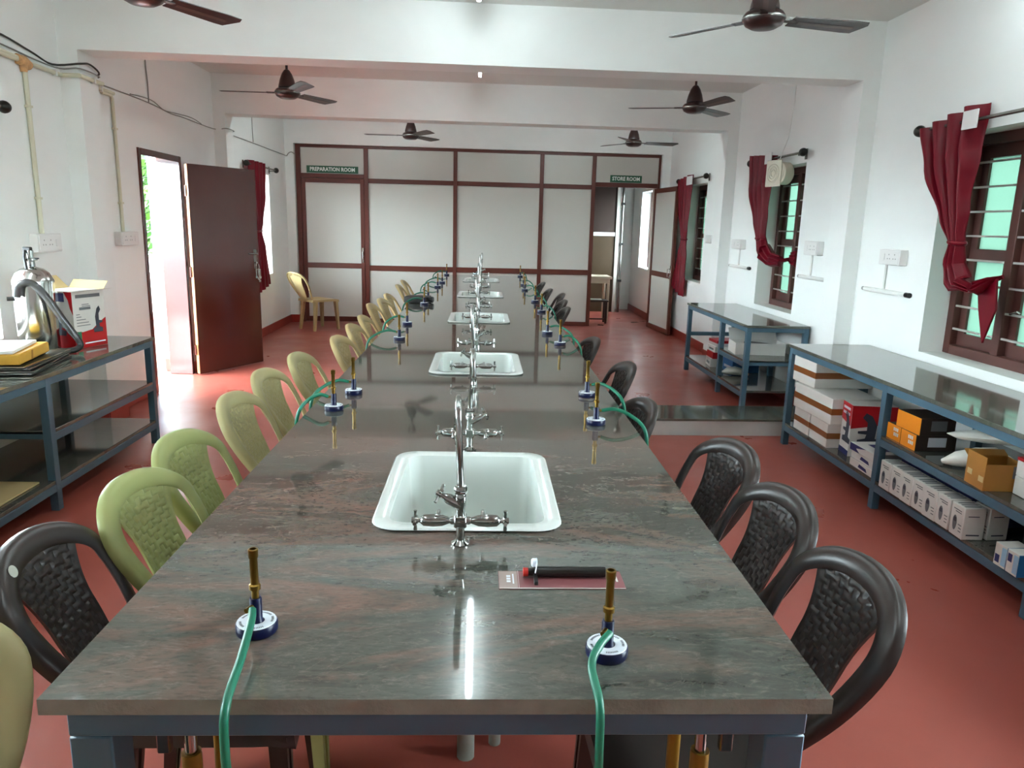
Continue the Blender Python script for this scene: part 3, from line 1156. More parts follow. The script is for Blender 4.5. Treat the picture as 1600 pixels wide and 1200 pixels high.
# gas cocks under the front rail
for k, (x, lab_) in enumerate(((-0.50, 'yellow gas pipe with chrome cock under the left front corner'), (0.405, 'yellow gas pipe with chrome cock under the right front corner'))):
    g = tag(empty('gas_cock', TW(x, 1.16, 0), (0, 0, -TA)), lab_, 'gas valve', 'gas cocks under the bench')
    sg = -1 if k == 0 else 1
    b = B()
    b.cyl((0.04 * -sg, 0.03, 0.03), (0.04 * -sg, 0.03, 0.79), 0.012, 10)
    b.cyl((0.0, 0, 0.0), (0.0, 0, 0.60), 0.017, 12)
    b.build('gas_pipe', M['gasyellow'], g)
    b = B()
    b.cyl((0, 0, 0.60), (0, 0, 0.69), 0.011, 12)
    b.cyl((-0.03, 0, 0.66), (0.03, 0, 0.66), 0.009, 12)
    b.lathe([(0.014, 0.69), (0.016, 0.70), (0.012, 0.715)], 8)
    b.build('valve_body', M['chrome'], g)
    b = B()
    b.box(sg * 0.045 - 0.012, sg * 0.045 + 0.012, -0.008, 0.008, 0.6, 0.68, 0.003)
    b.build('valve_lever', M['rodsteel'], g)

# gas lighter in a blister pack, near right
bl = tag(empty('gas_lighter_pack', TW(0.168, 1.384), (0, 0, -TA + 0.005)), 'black gas lighter in a maroon blister pack lying on the bench', 'lighter pack')
b = B()
b.box(-0.128, 0.125, -0.039, 0.036, 0.0, 0.0018)
cardo = b.build('backing_card', M['maroon'], bl, smooth=0)
b = B()
b.box(-0.127, -0.090, -0.037, 0.034, 0.0018, 0.0024)
b.build('card_header', M['greycard'], cardo, smooth=0)
b = B()
for i, yy in enumerate((-0.014, -0.003, 0.008)):
    b.box(-0.112, -0.104, yy, yy + 0.008, 0.0025, 0.0028)
b.box(-0.1, -0.097, -0.02, 0.022, 0.0025, 0.0028)
b.build('header_print', M['labelwhite'], cardo, smooth=0)
b = B()
b.box(-0.088, -0.0875, -0.039, 0.036, 0.002, 0.0028)
b.box(-0.127, 0.124, -0.039, -0.0375, 0.0019, 0.0026)
b.box(0.11, 0.114, -0.01, 0.02, 0.0019, 0.0026)
b.build('card_border', M['paper'], cardo, smooth=0)
b = B()
b.cyl((-0.055, 0.012, 0.013), (0.09, 0.012, 0.013), 0.0105, 14)
b.build('lighter_barrel', M['gunmetal'], bl)
b = B()
b.cyl((-0.078, 0.012, 0.012), (-0.068, 0.012, 0.012), 0.009, 14)
b.build('lighter_cap', M['redtip'], bl)
b = B()
b.cyl((-0.068, 0.012, 0.012), (-0.055, 0.012, 0.012), 0.008, 14)
b.box(-0.058, -0.05, -0.03, 0.01, 0.004, 0.012, 0.001)
b.build('lighter_trigger', M['gunmetal'], bl)
b = B()
b.tube([(-0.055 + 0.004 * math.sin(a), 0.012 + 0.02 * math.cos(a), 0.02 + 0.016 * math.sin(a)) for a in [i * PI / 9 for i in range(10)]], 0.0045, 8, rx=0.001)
b.box(-0.062, -0.05, 0.004, 0.02, 0.025, 0.04, 0.003)
b.build('clear_hanger', M['labelwhite'], bl)

# black case on the far left of the bench
bk = tag(empty('black_case', TW(-0.56, 6.66), (0, 0, -TA - 0.2)), 'black zipped case lying at the left edge of the bench', 'case')
b = B()
b.box(-0.13, 0.08, -0.09, 0.09, 0, 0.058, 0.012, seg=2)
b.build('case_body', M['blackbag'], bk)
b = B()
b.cyl((0.08, -0.02, 0.032), (0.125, -0.02, 0.034), 0.022, 12)
b.lathe([(0.028, 0), (0.028, 0.02)], 12, (0.1, -0.02, 0.03), (1, 0, 0.05))
b.build('case_strap', M['dark'], bk)


# ---------------------------------------------------------------- plastic chairs
ZS, ZT, HW0, HW1, TILT = 0.691, 0.82, 0.122, 0.214, 0.443


def back_y(z):
    return -0.185 - (z - 0.43) * TILT


def post_half(z):
    """outer half width of the back at height z below the shoulders"""
    return HW0 + (HW1 - HW0) * math.sin(max(-0.15, min(1, (z - 0.43) / (ZS - 0.43))) * PI / 2)


def arch_path():
    pts = []
    for k in range(12):
        z = 0.40 + (ZS - 0.40) * k / 12
        pts.append((-(post_half(z) - 0.024), z))
    hw, ht = HW1 - 0.025, ZT - ZS - 0.030
    for k in range(0, 25):
        a = PI - PI * k / 24
        ca, sa = math.cos(a), math.sin(a)
        pts.append((hw * math.copysign(abs(ca) ** 0.9, ca), ZS + ht * abs(sa) ** 0.9))
    return pts + [(-x, z) for x, z in pts[:12]][::-1]


def panel_half(z):
    if z < 0.62:
        return 0.074 + 0.022 * math.sin((z - 0.425) / 0.195 * PI / 2)
    q = (z - 0.62) / 0.17
    return 0.096 + 0.068 * q ** 1.8


BOW = 0.038


def make_chair(mname):
    mm = M[mname]
    r = empty('plastic_chair')
    # backrest arch: oval band with a raised outer bead
    bb = B()
    ap = arch_path()
    P3 = []
    for x, z in ap:
        bow = BOW * (1 - (x / 0.2) ** 2)
        P3.append((x, back_y(z) - bow + 0.06 * max(0.0, 1 - (z - 0.40) / (ZS - 0.40)) ** 1.2, z))
    n = len(P3)
    wid = [0.021 + 0.0095 * math.sin(PI * k / (n - 1)) ** 1.5 for k in range(n)]
    rings = []
    for k in range(n):
        p = Vector(P3[k])
        d_ = (Vector(P3[min(k + 1, n - 1)]) - Vector(P3[max(k - 1, 0)])).normalized()
        nrm = Vector((0, 1, TILT)).normalized()
        nrm = (nrm - d_ * nrm.dot(d_)).normalized()
        out = d_.cross(nrm).normalized()
        if out.dot(Vector((p.x, 0, p.z - 0.6))) < 0:
            out = -out
        w2 = wid[k]
        prof = [(-w2, 0.002), (-w2 * 0.8, 0.008), (0, 0.010), (w2 * 0.75, 0.006), (w2, -0.004), (w2 * 1.02, -0.018), (w2 * 0.8, -0.02), (w2 * 0.6, -0.006), (-w2 * 0.8, -0.004)]
        rings.append([p + out * a + nrm * c_ for a, c_ in prof])
    bb.rings(rings)
    bb.build('back_arch', mm, r, smooth=50)
    # woven splat
    bb = B()
    nx, nz = 43, 91
    z0, z1 = 0.425, 0.80
    grid = []
    for j in range(nz):
        z = z0 + (z1 - z0) * j / (nz - 1)
        row = []
        for i in range(nx):
            u = 2 * i / (nx - 1) - 1
            hw = panel_half(z)
            x = u * hw
            lim = 0.0
            # follow the arch at the top
            zz = z
            top = ZS + 0.098 * max(0.0, 1 - (abs(x) / 0.19) ** 2) ** 0.5
            if zz > top:
                zz = top
            bow = BOW * (1 - (x / 0.2) ** 2)
            wv = 0.0
            if abs(u) < 0.86 and 0.03 < j / (nz - 1) < 0.93:
                ci, cj = (u + 0.86) / 1.72 * 9, (j / (nz - 1)) * 22
                fi, fj = ci % 1.0, cj % 1.0
                if (int(ci) + int(cj)) % 2 == 0:
                    wv = 0.005 * math.sin(PI * fi) ** 0.7 - 0.002
                else:
                    wv = 0.005 * math.sin(PI * fj) ** 0.7 - 0.002
            rim = 0.003 if abs(u) > 0.9 else 0.0
            row.append((x, back_y(zz) - bow + 0.001 + wv + rim, zz))
        grid.append(row)
    V = [[bb.bm.verts.new(p) for p in row] for row in grid]
    for j in range(nz - 1):
        for i in range(nx - 1):
            bb.bm.faces.new([V[j][i], V[j][i + 1], V[j + 1][i + 1], V[j + 1][i]])
    Vb = [[bb.bm.verts.new((p[0], p[1] - 0.007, p[2])) for p in (row[0], row[nx // 2], row[-1])] for row in grid[::6]]
    for j in range(len(Vb) - 1):
        for i in range(2):
            bb.bm.faces.new([Vb[j][i], Vb[j + 1][i], Vb[j + 1][i + 1], Vb[j][i + 1]])
    # side walls
    for i, q in ((0, 0), (nx - 1, 2)):
        for j in range(len(Vb) - 1):
            for k in range(6):
                pass
            f = [V[j * 6 + k][i] for k in range(7)] + [Vb[j + 1][q], Vb[j][q]]
            bb.bm.faces.new(f)
    bb.build('woven_back', mm, r, smooth=30)
    # seat
    bb = B()
    N = 14
    top = []
    for j in range(N + 1):
        v = j / N
        y = -0.195 + 0.415 * v
        row = []
        hw = 0.172 + 0.028 * v
        for i in range(N + 1):
            u = 2 * i / N - 1
            e = max(abs(u), abs(2 * v - 1))
            z = 0.432 - 0.018 * (1 - u * u) * math.sin(PI * min(1, v * 1.1)) - 0.02 * max(0, v - 0.85) / 0.15 * 0.6
            row.append(bb.bm.verts.new((u * hw * (1 - 0.04 * max(0, v - 0.8) / 0.2 * abs(u)), y, z)))
        top.append(row)
    for j in range(N):
        for i in range(N):
            bb.bm.faces.new([top[j][i], top[j][i + 1], top[j + 1][i + 1], top[j + 1][i]])
    edge = [top[0][i] for i in range(N + 1)] + [top[j][N] for j in range(1, N + 1)] + [top[N][i] for i in range(N - 1, -1, -1)] + [top[j][0] for j in range(N - 1, 0, -1)]
    low = [bb.bm.verts.new((v.co.x * 1.03, v.co.y * 1.02, v.co.z - 0.032)) for v in edge]
    inn = [bb.bm.verts.new((v.co.x * 0.97, v.co.y * 0.97, v.co.z - 0.032)) for v in edge]
    inn2 = [bb.bm.verts.new((v.co.x * 0.95, v.co.y * 0.95, v.co.z - 0.006)) for v in edge]
    for R1, R2 in ((edge, low), (low, inn), (inn, inn2)):
        for k in range(len(edge)):
            k2 = (k + 1) % len(edge)
            bb.bm.faces.new([R1[k], R1[k2], R2[k2], R2[k]])
    bb.build('seat', mm, r, smooth=60)
    # legs: tapering channels
    for sx in (-1, 1):
        for (y0, y1, zt) in ((0.185, 0.205, 0.415), (-0.135, -0.18, 0.42)):
            bb = B()
            rg = []
            for k in range(6):
                u = k / 5
                cx = sx * ((0.165 if y0 > 0 else 0.142) + 0.026 * u)
                cy = y0 + (y1 - y0) * u ** 1.3
                z = zt * (1 - u)
                a, c_ = 0.031 - 0.013 * u, 0.02 - 0.006 * u
                q = 0.35
                rg.append([(cx - a, cy - c_, z), (cx + a, cy - c_, z), (cx + a, cy + c_, z), (cx + a * q, cy + c_, z), (cx + a * q, cy - c_ * 0.1, z), (cx - a * q, cy - c_ * 0.1, z), (cx - a * q, cy + c_, z), (cx - a, cy + c_, z)])
            bb.rings(rg)
            bb.build('leg', mm, r, smooth=0)
    return r


protos = {k: make_chair(k) for k in ('greenchair', 'brownchair', 'creamchair', 'beigechair')}
used = set()


def place_chair(kind, tx, ty, deg, label, group, world=False):
    o = protos[kind] if kind not in used else copy_tree(protos[kind])
    used.add(kind)
    if world:
        p = Vector((tx, ty, 0))
    else:
        # tx, ty is where the crest of the back stands; the seat lies in front of it
        a_ = math.radians(deg)
        p = TW(tx - 0.328 * math.sin(a_), ty + 0.328 * math.cos(a_), 0)
    o.location = p
    o.rotation_euler = (0, 0, math.radians(deg))
    return tag(o, label, 'chair', group)


G1 = 'plastic chairs along the left of the bench'
G2 = 'plastic chairs along the right of the bench'
LCH = [
       ('brownchair', -0.959, 1.59, -86, 'dark brown plastic chair with round sticker at the near left corner'),
       ('greenchair', -0.920, 1.99, -96, 'pale green plastic chair beside the dark brown one on the left'),
       ('greenchair', -0.962, 2.407, -96, 'second pale green plastic chair after the dark brown one, left side'),
       ('beigechair', -0.974, 3.000, -94, 'beige plastic chair beside the second left bunsen burner'),
       ('beigechair', -0.995, 3.510, -94, 'beige plastic chair between the second and fourth left burners, nearer one'),
       ('beigechair', -0.950, 3.980, -93, 'beige plastic chair nearest the open brown door, left side'),
       ('creamchair', -0.856, 4.620, -94, 'cream plastic chair beside the fourth left burner'),
       ('creamchair', -0.868, 5.180, -92, 'cream plastic chair just beyond the fourth left burner'),
       ('creamchair', -0.870, 5.680, -90, 'cream plastic chair just beyond the fifth left burner'),
       ('creamchair', -0.933, 6.520, -92, 'cream plastic chair just before the black case'),
       ('creamchair', -0.904, 6.990, -94, 'cream plastic chair level with the black case'),
       ('creamchair', -0.906, 7.460, -92, 'cream plastic chair just beyond the black case'),
       ('creamchair', -0.926, 8.590, -90, 'second farthest cream plastic chair on the left of the bench'),
       ('creamchair', -0.945, 9.290, -90, 'farthest cream plastic chair on the left of the bench')]
RCH = [('brownchair', 0.800, 1.475, 92, 'nearest dark brown plastic chair on the right of the bench'),
       ('brownchair', 0.812, 1.920, 95, 'second dark brown plastic chair on the right of the bench'),
       ('brownchair', 0.821, 2.382, 99, 'third dark brown plastic chair on the right, before the low granite step'),
       ('brownchair', 0.640, 3.000, 94, 'dark brown plastic chair pushed far in, level with the third right burner'),
       ('brownchair', 0.730, 3.870, 92, 'dark brown plastic chair between the third and fourth right burners'),
       ('brownchair', 0.675, 4.760, 94, 'dark brown plastic chair between the fourth and fifth right burners'),
       ('brownchair', 0.690, 6.560, 92, 'brown plastic chair just beyond the sixth right burner'),
       ('brownchair', 0.735, 7.210, 92, 'brown plastic chair level with the seventh right burner'),
       ('brownchair', 0.790, 7.930, 90, 'third farthest brown plastic chair on the right of the bench'),
       ('brownchair', 0.705, 8.480, 92, 'second farthest brown plastic chair on the right of the bench'),
       ('brownchair', 0.700, 9.450, 92, 'farthest brown plastic chair on the right of the bench')]
for q in LCH:
    place_chair(*q, G1)
for q in RCH:
    place_chair(*q, G2)
place_chair('beigechair', -0.85, 0.90, -150, 'beige plastic chair mostly cut off at the bottom left corner', G1, True)
cc = place_chair('creamchair', -2.25, 10.57, -43, 'cream plastic chair standing alone by the left wall near the partition', 'plastic chairs by the wall', True)
# round sticker on the nearest left brown chair
bc = next(o for o in bpy.data.objects if o.get('label', '').startswith('dark brown plastic chair with round'))
b = B()
zc_, xc_ = 0.795, -0.135
b.lathe([(0.0135, 0), (0.0135, 0.0008)], 16, (0, 0, 0), (0, 0, 1))
stk = b.build('round_sticker', M['sticker'], bc, loc=(0.108, back_y(0.782) - BOW * (1 - (0.108 / 0.2) ** 2) + 0.0125, 0.782), rot=(-PI / 2 + 0.42, 0, 0))


# ---------------------------------------------------------------- side benches with shelves
def side_bench(name, label, side, xf, xw, y0, y1, legs_y, mids, h=0.735):
    """side: +1 right wall / -1 left wall; xf = front face x; xw = wall x"""
    r = tag(empty(name, ((xf + xw) / 2, (y0 + y1) / 2, 0)), label, 'bench', 'granite topped side benches')
    ox, oy = (xf + xw) / 2, (y0 + y1) / 2
    xa, xb = min(xf, xw) - ox, max(xf, xw) - ox
    A, Z = y0 - oy, y1 - oy

    def part(nm, m, a, b_, c_, d_, e, f_, bev=0.002):
        return slab(nm, r, m, a, b_, c_, d_, e, f_, bev)
    L = 0.045
    part('worktop', M['blackgran'], xa - 0.008 if side > 0 else xa, xb if side > 0 else xb + 0.008, A, Z, h - 0.022, h)
    fx = (xa, xa + 0.04) if side > 0 else (xb - 0.04, xb)
    bx = (xb - 0.04, xb) if side > 0 else (xa, xa + 0.04)
    for q in (fx, bx):
        part('top_rail', M['blue'], *q, A + 0.03, Z - 0.03, h - 0.062, h - 0.023)
        part('bottom_rail', M['blue'], *q, A + 0.03, Z - 0.03, 0.105, 0.145)
    part('bottom_shelf', M['blackgran'], xa + 0.002, xb - 0.002, A + 0.03, Z - 0.03, 0.146, 0.166)
    for k, ly in enumerate(legs_y):
        yy = ly - oy
        for q in (fx, bx):
            part('leg', M['blue'], q[0] - 0.001, q[1] + 0.001, yy - L / 2, yy + L / 2, 0, h - 0.023)
        part('end_rail', M['blue'], xa + 0.04, xb - 0.04, yy - 0.02, yy + 0.02, h - 0.06, h - 0.023)
        part('end_rail', M['blue'], xa + 0.04, xb - 0.04, yy - 0.02, yy + 0.02, 0.385, 0.425)
    for (a, c_) in mids:
        part('middle_shelf', M['blackgran'], xa + 0.002, xb - 0.002, a - oy, c_ - oy, 0.411, 0.43)
        for q in (fx, bx):
            part('middle_rail', M['blue'], *q, a - oy, c_ - oy, 0.37, 0.41)
    return r


side_bench('side_bench', 'long granite topped blue bench under the nearest right window', 1, 2.235, XWR - 0.02, 1.33, 5.165, (5.125, 3.875, 2.66, 1.37), [(1.35, 3.87)])
side_bench('side_bench', 'granite topped blue bench by the far right windows, beyond the low step', 1, 2.285, XWR - 0.02, 6.13, 7.985, (7.945, 6.845, 6.17), [(6.15, 6.85)])
side_bench('side_bench', 'granite topped blue bench with grey shelves along the left wall', -1, -2.165, XWL + 0.02, 1.3, 5.03, (4.985, 3.77, 2.55, 1.35), [(3.75, 5.0)], 0.726)

# low granite-topped step between bench and side bench
st = struct(empty('step', (0, 0, 0), (0, 0, SK)))
b = B()
b.box(-0.4, XWR - 0.02, 5.285, 5.70, 0, 0.112)
b.build('step_kerb', M['step'], st, smooth=0)
b = B()
b.box(-0.4, XWR - 0.02, 5.28, 5.705, 0.112, 0.13, 0.002)
b.build('step_top', M['blackgran'], st)


# ---------------------------------------------------------------- cartons on the right bench
def carton(name, label, cat, x0, x1, y0, y1, z0, z1, m, rot=0, group=None, bev=0.002):
    r = tag(empty(name, ((x0 + x1) / 2, (y0 + y1) / 2, z0), (0, 0, math.radians(rot))), label, cat, group)
    hx_, hy_, hz_ = (x1 - x0) / 2, (y1 - y0) / 2, z1 - z0
    slab('carton_body', r, m, -hx_, hx_, -hy_, hy_, 0, hz_, bev)
    return r, hx_, hy_, hz_


GW = 'white cartons with brown tape'


def taped(label, x0, x1, y0, y1, z0, z1, rot=0, f0=0.38, f1=0.62, torn=False):
    r, a, c_, h = carton('white_carton', label, 'box', x0, x1, y0, y1, z0, z1, M['boxwhite'], rot, GW, 0.003)
    bb = B()
    e = 0.0012
    bb.box(-a - e, a + e, -c_ - e, c_ + e, h * f0, h * f1)
    bb.build('tape_band', M['browntape'], r, smooth=0)
    bb = B()
    bb.box(-a - 0.0006, a + 0.0006, -c_ - 0.0006, c_ + 0.0006, h * (f0 + f1) / 2 - 0.001, h * (f0 + f1) / 2)
    bb.build('lid_line', M['greyprint'], r, smooth=0)
    return r


taped('white brown-taped carton at the bottom of the stack, under the far end', 2.245, 2.52, 4.745, 4.985, 0.167, 0.325, 0)
taped('white brown-taped carton at the bottom of the stack, touching the red microscope box', 2.245, 2.53, 4.475, 4.735, 0.167, 0.325, -1)
taped('long white brown-taped carton in the middle of the stack', 2.235, 2.56, 4.455, 4.985, 0.326, 0.495, 1.5)
taped('white brown-taped carton at the top of the stack, just under the worktop', 2.25, 2.66, 4.76, 5.08, 0.496, 0.668, 2)
r, a, c_, h = carton('microscope_box', 'red and white printed microscope box between the white stack and the shelf leg', 'box', 2.305, 2.575, 4.285, 4.435, 0.167, 0.49, M['boxwhite'], -7)
e = 0.0015
b = B()
b.prism([(-a - e, -c_, h * 0.60), (-a - e, c_, h * 0.66), (-a - e, c_, h), (-a - e, -c_, h)], (-0.0006, 0, 0))
b.prism([(-a, -c_ - e, h * 0.55), (a, -c_ - e, h * 0.68), (a, -c_ - e, h), (-a, -c_ - e, h)], (0, -0.0006, 0))
b.box(-a - e, -a, -c_ - e, c_, h - 0.006, h + 0.001)
b.build('red_print', M['red'], r, smooth=0)
b = B()
for zz in (0.88, 0.78):
    b.box(-a - 0.003, -a - 0.0022, -c_ * 0.7, c_ * 0.75, h * zz, h * (zz + 0.05))
b.build('title_print', M['labelwhite'], r, smooth=0)
b = B()
mic = [(0.02, 0.08), (0.13, 0.08), (0.135, 0.11), (0.1, 0.12), (0.105, 0.2), (0.08, 0.26), (0.05, 0.28), (0.035, 0.25), (0.06, 0.22), (0.06, 0.17), (0.02, 0.165), (0.02, 0.15), (0.06, 0.145), (0.055, 0.12), (0.02, 0.11)]
b.prism([(-a - 0.0025, c_ * 0.75 - q * 1.1, z) for q, z in mic], (-0.0005, 0, 0))
b.prism([(-a + 0.02 + q * 1.3, -c_ - 0.0025, z * 1.0) for q, z in mic], (0, -0.0005, 0))
b.build('microscope_picture', M['labeldark'], r, smooth=0)
b = B()
for k in range(3):
    b.box(a * 0.3, a * 0.95, -c_ - 0.003, -c_ - 0.002, h * (0.45 - 0.07 * k), h * (0.465 - 0.07 * k))
b.build('text_lines', M['labeldark'], r, smooth=0)
b = B()
b.box(-a - 0.002, -a, -c_, c_, 0.0, 0.035)
b.build('blue_strip', M['boxblue'], r, smooth=0)
for k, (dz, dx) in enumerate(((0, 0), (0.047, 0.005), (0.094, -0.004))):
    r, a, c_, h = carton('slim_box', ['lowest slim white and navy box behind the shelf leg', 'middle slim white and navy box behind the shelf leg', 'topmost slim white and navy box behind the shelf leg'][k], 'box', 2.24 + dx, 2.52 + dx, 3.90, 4.16, 0.167 + dz, 0.212 + dz, M['boxwhite'], 1.5 * k - 1, 'slim white and navy boxes')
    b = B()
    b.prism([(-a - 0.0008, c_, 0.002), (-a - 0.0008, c_ * 0.2, 0.002), (-a - 0.0008, c_ * 0.5, h * 0.5), (-a - 0.0008, -c_ * 0.3, h - 0.002), (-a - 0.0008, c_, h - 0.002)] if k == 2 else
            [(-a - 0.0008, c_ * 0.2, h * 0.3), (-a - 0.0008, -c_ * 0.6, h * 0.2), (-a - 0.0008, -c_ * 0.5, h * 0.6), (-a - 0.0008, c_ * 0.1, h * 0.75)], (-0.0004, 0, 0))
    b.box(-a * 0.5, a * 0.6, -c_ * 0.6, c_ * 0.5, h, h + 0.0006)
    b.build('navy_print', M['boxblue'], r, smooth=0)
# orange cartons on the middle shelf
ORG = [(2.255, 2.47, 3.565, 3.70, 0.431, 0.515, 0, 'lower orange and black carton under the upper one, nearer the plastic bags'), (2.258, 2.47, 3.71, 3.84, 0.431, 0.515, 0, 'lower orange and black carton beside the shelf leg'), (2.262, 2.45, 3.56, 3.765, 0.516, 0.605, 1.5, 'upper orange and black carton on top of the orange pair')]
for (x0, x1, y0, y1, z0, z1, rr, lb) in ORG:
    r, a, c_, h = carton('orange_carton', lb, 'box', x0, x1, y0, y1, z0, z1, M['blackbox'], rr, 'orange cartons on the middle shelf')
    b = B()
    b.box(-a - 0.001, -a, -c_, c_, 0, h)
    b.build('orange_face', M['orange'], r, smooth=0)
    b = B()
    if z0 < 0.5:
        for i in range(3):
            for j in range(2):
                b.box(-a - 0.0018, -a - 0.0011, -c_ * 0.7 + i * 0.016 + j * 0.005, -c_ * 0.7 + i * 0.016 + 0.011 + j * 0.005, h * (0.3 + 0.32 * j), h * (0.52 + 0.32 * j))
    b.box(-a * 0.4, a * 0.5, -c_ - 0.001, -c_ - 0.0004, h * 0.25, h * 0.85)
    b.build('pale_label', M['greyprint'] if z0 > 0.5 else M['labelwhite'], r, smooth=0)


def blob(name, label, cat, pts_r, m, squash=1.0, seed=1, parent=None):
    """soft lumpy bag along a path of (x, y, z, r)"""
    rnd = random.Random(seed)
    bb = B()
    P = [Vector(p[:3]) for p in pts_r]
    n = 16
    rings = []
    for i, p in enumerate(P):
        d_ = (P[min(i + 1, len(P) - 1)] - P[max(i - 1, 0)]).normalized()
        u = Vector((0, 0, 1))
        u = (u - d_ * u.dot(d_)).normalized()
        v = d_.cross(u)
        rr_ = pts_r[i][3]
        rings.append([p + u * (math.cos(2 * PI * k / n) * rr_ * squash * rnd.uniform(0.85, 1.1)) + v * (math.sin(2 * PI * k / n) * rr_ * rnd.uniform(0.85, 1.12)) for k in range(n)])
    bb.rings(rings)
    o = bb.build(name, m, parent, smooth=60)
    return tag(o, label, cat) if label else o


blob('plastic_bag', 'long flat white plastic bag lying over the brown carton', 'bag', [(2.30, 3.40, 0.575, 0.004), (2.34, 3.37, 0.575, 0.04), (2.42, 3.3, 0.592, 0.07), (2.52, 3.2, 0.61, 0.075), (2.6, 3.1, 0.612, 0.06), (2.68, 3.02, 0.60, 0.01)], M['bag'], 0.45, 3)
blob('plastic_bag', 'crumpled white plastic bag between the orange cartons and the brown carton', 'bag', [(2.26, 3.345, 0.45, 0.012), (2.3, 3.3, 0.475, 0.045), (2.37, 3.27, 0.49, 0.062), (2.45, 3.25, 0.49, 0.06), (2.52, 3.22, 0.475, 0.03)], M['bag'], 0.9, 5)
# open brown carton
r = tag(empty('open_carton', (2.31, 3.045, 0.431), (0, 0, math.radians(-4))), 'open brown cardboard carton beside the white plastic bags', 'box')
for nm, q in (('carton_side', (-0.09, -0.086, -0.07, 0.07, 0, 0.15)), ('carton_side', (0.086, 0.09, -0.07, 0.07, 0, 0.12)), ('carton_side', (-0.086, 0.086, -0.07, -0.066, 0, 0.12)), ('carton_side', (-0.086, 0.086, 0.066, 0.07, 0, 0.12)), ('carton_floor', (-0.086, 0.086, -0.066, 0.066, 0, 0.004))):
    slab(nm, r, M['carton'], *q, 0)
b = B()
b.prism([(-0.09, 0.07, 0.12), (0.09, 0.07, 0.12), (0.1, 0.12, 0.135), (-0.08, 0.12, 0.135)], (0, 0, 0.003))
b.build('carton_flap', M['carton'], r, smooth=0)
b = B()
b.box(-0.0915, -0.09, -0.065, -0.03, 0.035, 0.06)
b.box(-0.0915, -0.09, 0.02, 0.055, 0.045, 0.07)
b.build('tan_label', M['cartonlight'], r, smooth=0)
b = B()
b.box(0.03, 0.08, -0.0715, -0.07, 0.06, 0.115)
b.build('white_label', M['greyprint'], r, smooth=0)
# white boxes beyond it, stacked two high with a red lid edge
for k in range(2):
    r, a, c_, h = carton('white_box', ['lower white box at the picture edge on the middle shelf', 'upper white box with red top edge at the picture edge'][k], 'box', 2.33, 2.6, 2.70, 2.955, 0.431 + 0.083 * k, 0.512 + 0.083 * k, M['boxwhite'], -3, 'white boxes on the middle shelf')
    if k:
        b = B()
        b.box(-a - 0.001, a + 0.001, -c_ - 0.001, c_ + 0.001, h - 0.012, h + 0.001)
        b.build('red_lid', M['red'], r, smooth=0)


# row of white boxes with an oval device picture
def meter_box():
    r = empty('meter_box')
    slab('carton_body', r, M['boxwhite'], -0.05, 0.05, -0.05, 0.05, 0, 0.152)
    bb = B()
    pts = [(-0.0508, 0.016 * math.cos(a) * (1.0 if math.sin(a) > 0 else 0.9) + 0.012, 0.062 + 0.036 * math.sin(a)) for a in [i * PI / 8 for i in range(16)]]
    bb.prism(pts, (-0.0004, 0, 0))
    d_ = bb.build('device_picture', M['greyprint'], r, smooth=0)
    bb = B()
    bb.prism([(-0.0514, y, z) for y, z in ((0.002, 0.068), (0.022, 0.068), (0.022, 0.088), (0.002, 0.088))], (-0.0003, 0, 0))
    bb.build('device_screen', M['labeldark'], d_, smooth=0)
    bb = B()
    for k, (y0, y1, z) in enumerate(((-0.03, 0.03, 0.125), (-0.03, 0.015, 0.115), (-0.04, -0.015, 0.06), (-0.04, -0.02, 0.045), (-0.04, -0.02, 0.03))):
        bb.box(-0.0508, -0.05, y0, y1, z, z + 0.004)
    for k in range(3):
        bb.box(-0.04, 0.035, -0.035 + k * 0.025, -0.022 + k * 0.025, 0.152, 0.1526)
    bb.build('text_print', M['greyprint'], r, smooth=0)
    bb = B()
    bb.box(-0.03, 0.03, -0.0508, -0.05, 0.02, 0.026)
    bb.box(-0.03, 0.02, -0.0508, -0.05, 0.11, 0.114)
    bb.build('side_print', M['labeldark'], r, smooth=0)
    return r


mb = meter_box()
pos = ['farthest', 'second', 'third', 'fourth', 'fifth', 'sixth', 'nearest']
for k in range(7):
    o = mb if k == 0 else copy_tree(mb)
    o.location = (2.262 + (0.004 if k % 2 else 0), 3.727 - k * 0.1015 - (0.012 if k == 6 else 0), 0.167)
    o.rotation_euler = (0, 0, math.radians([0, 1, -1, 0, 1, -1, -3][k]))
    tag(o, ('%s white box with oval meter picture in the bottom shelf front row' % pos[k]) if k in (0, 6) else ('%s white oval meter box counted from the shelf leg, bottom shelf' % pos[k]), 'box', 'white meter boxes on the bottom shelf')
o = copy_tree(mb)
o.location = (2.372, 3.105, 0.167)
o.rotation_euler = (0, 0, math.radians(4))
tag(o, 'white meter box standing behind the nearest one of the front row', 'box', 'white meter boxes on the bottom shelf')
r, a, c_, h = carton('navy_carton', 'long navy carton lying behind the row of white meter boxes', 'box', 2.34, 2.62, 3.2, 3.80, 0.167, 0.355, M['boxblue'])
b = B()
b.box(-a - 0.001, -a, -c_ * 0.9, c_ * 0.9, h * 0.8, h * 0.83)
b.build('white_stripe', M['labelwhite'], r, smooth=0)
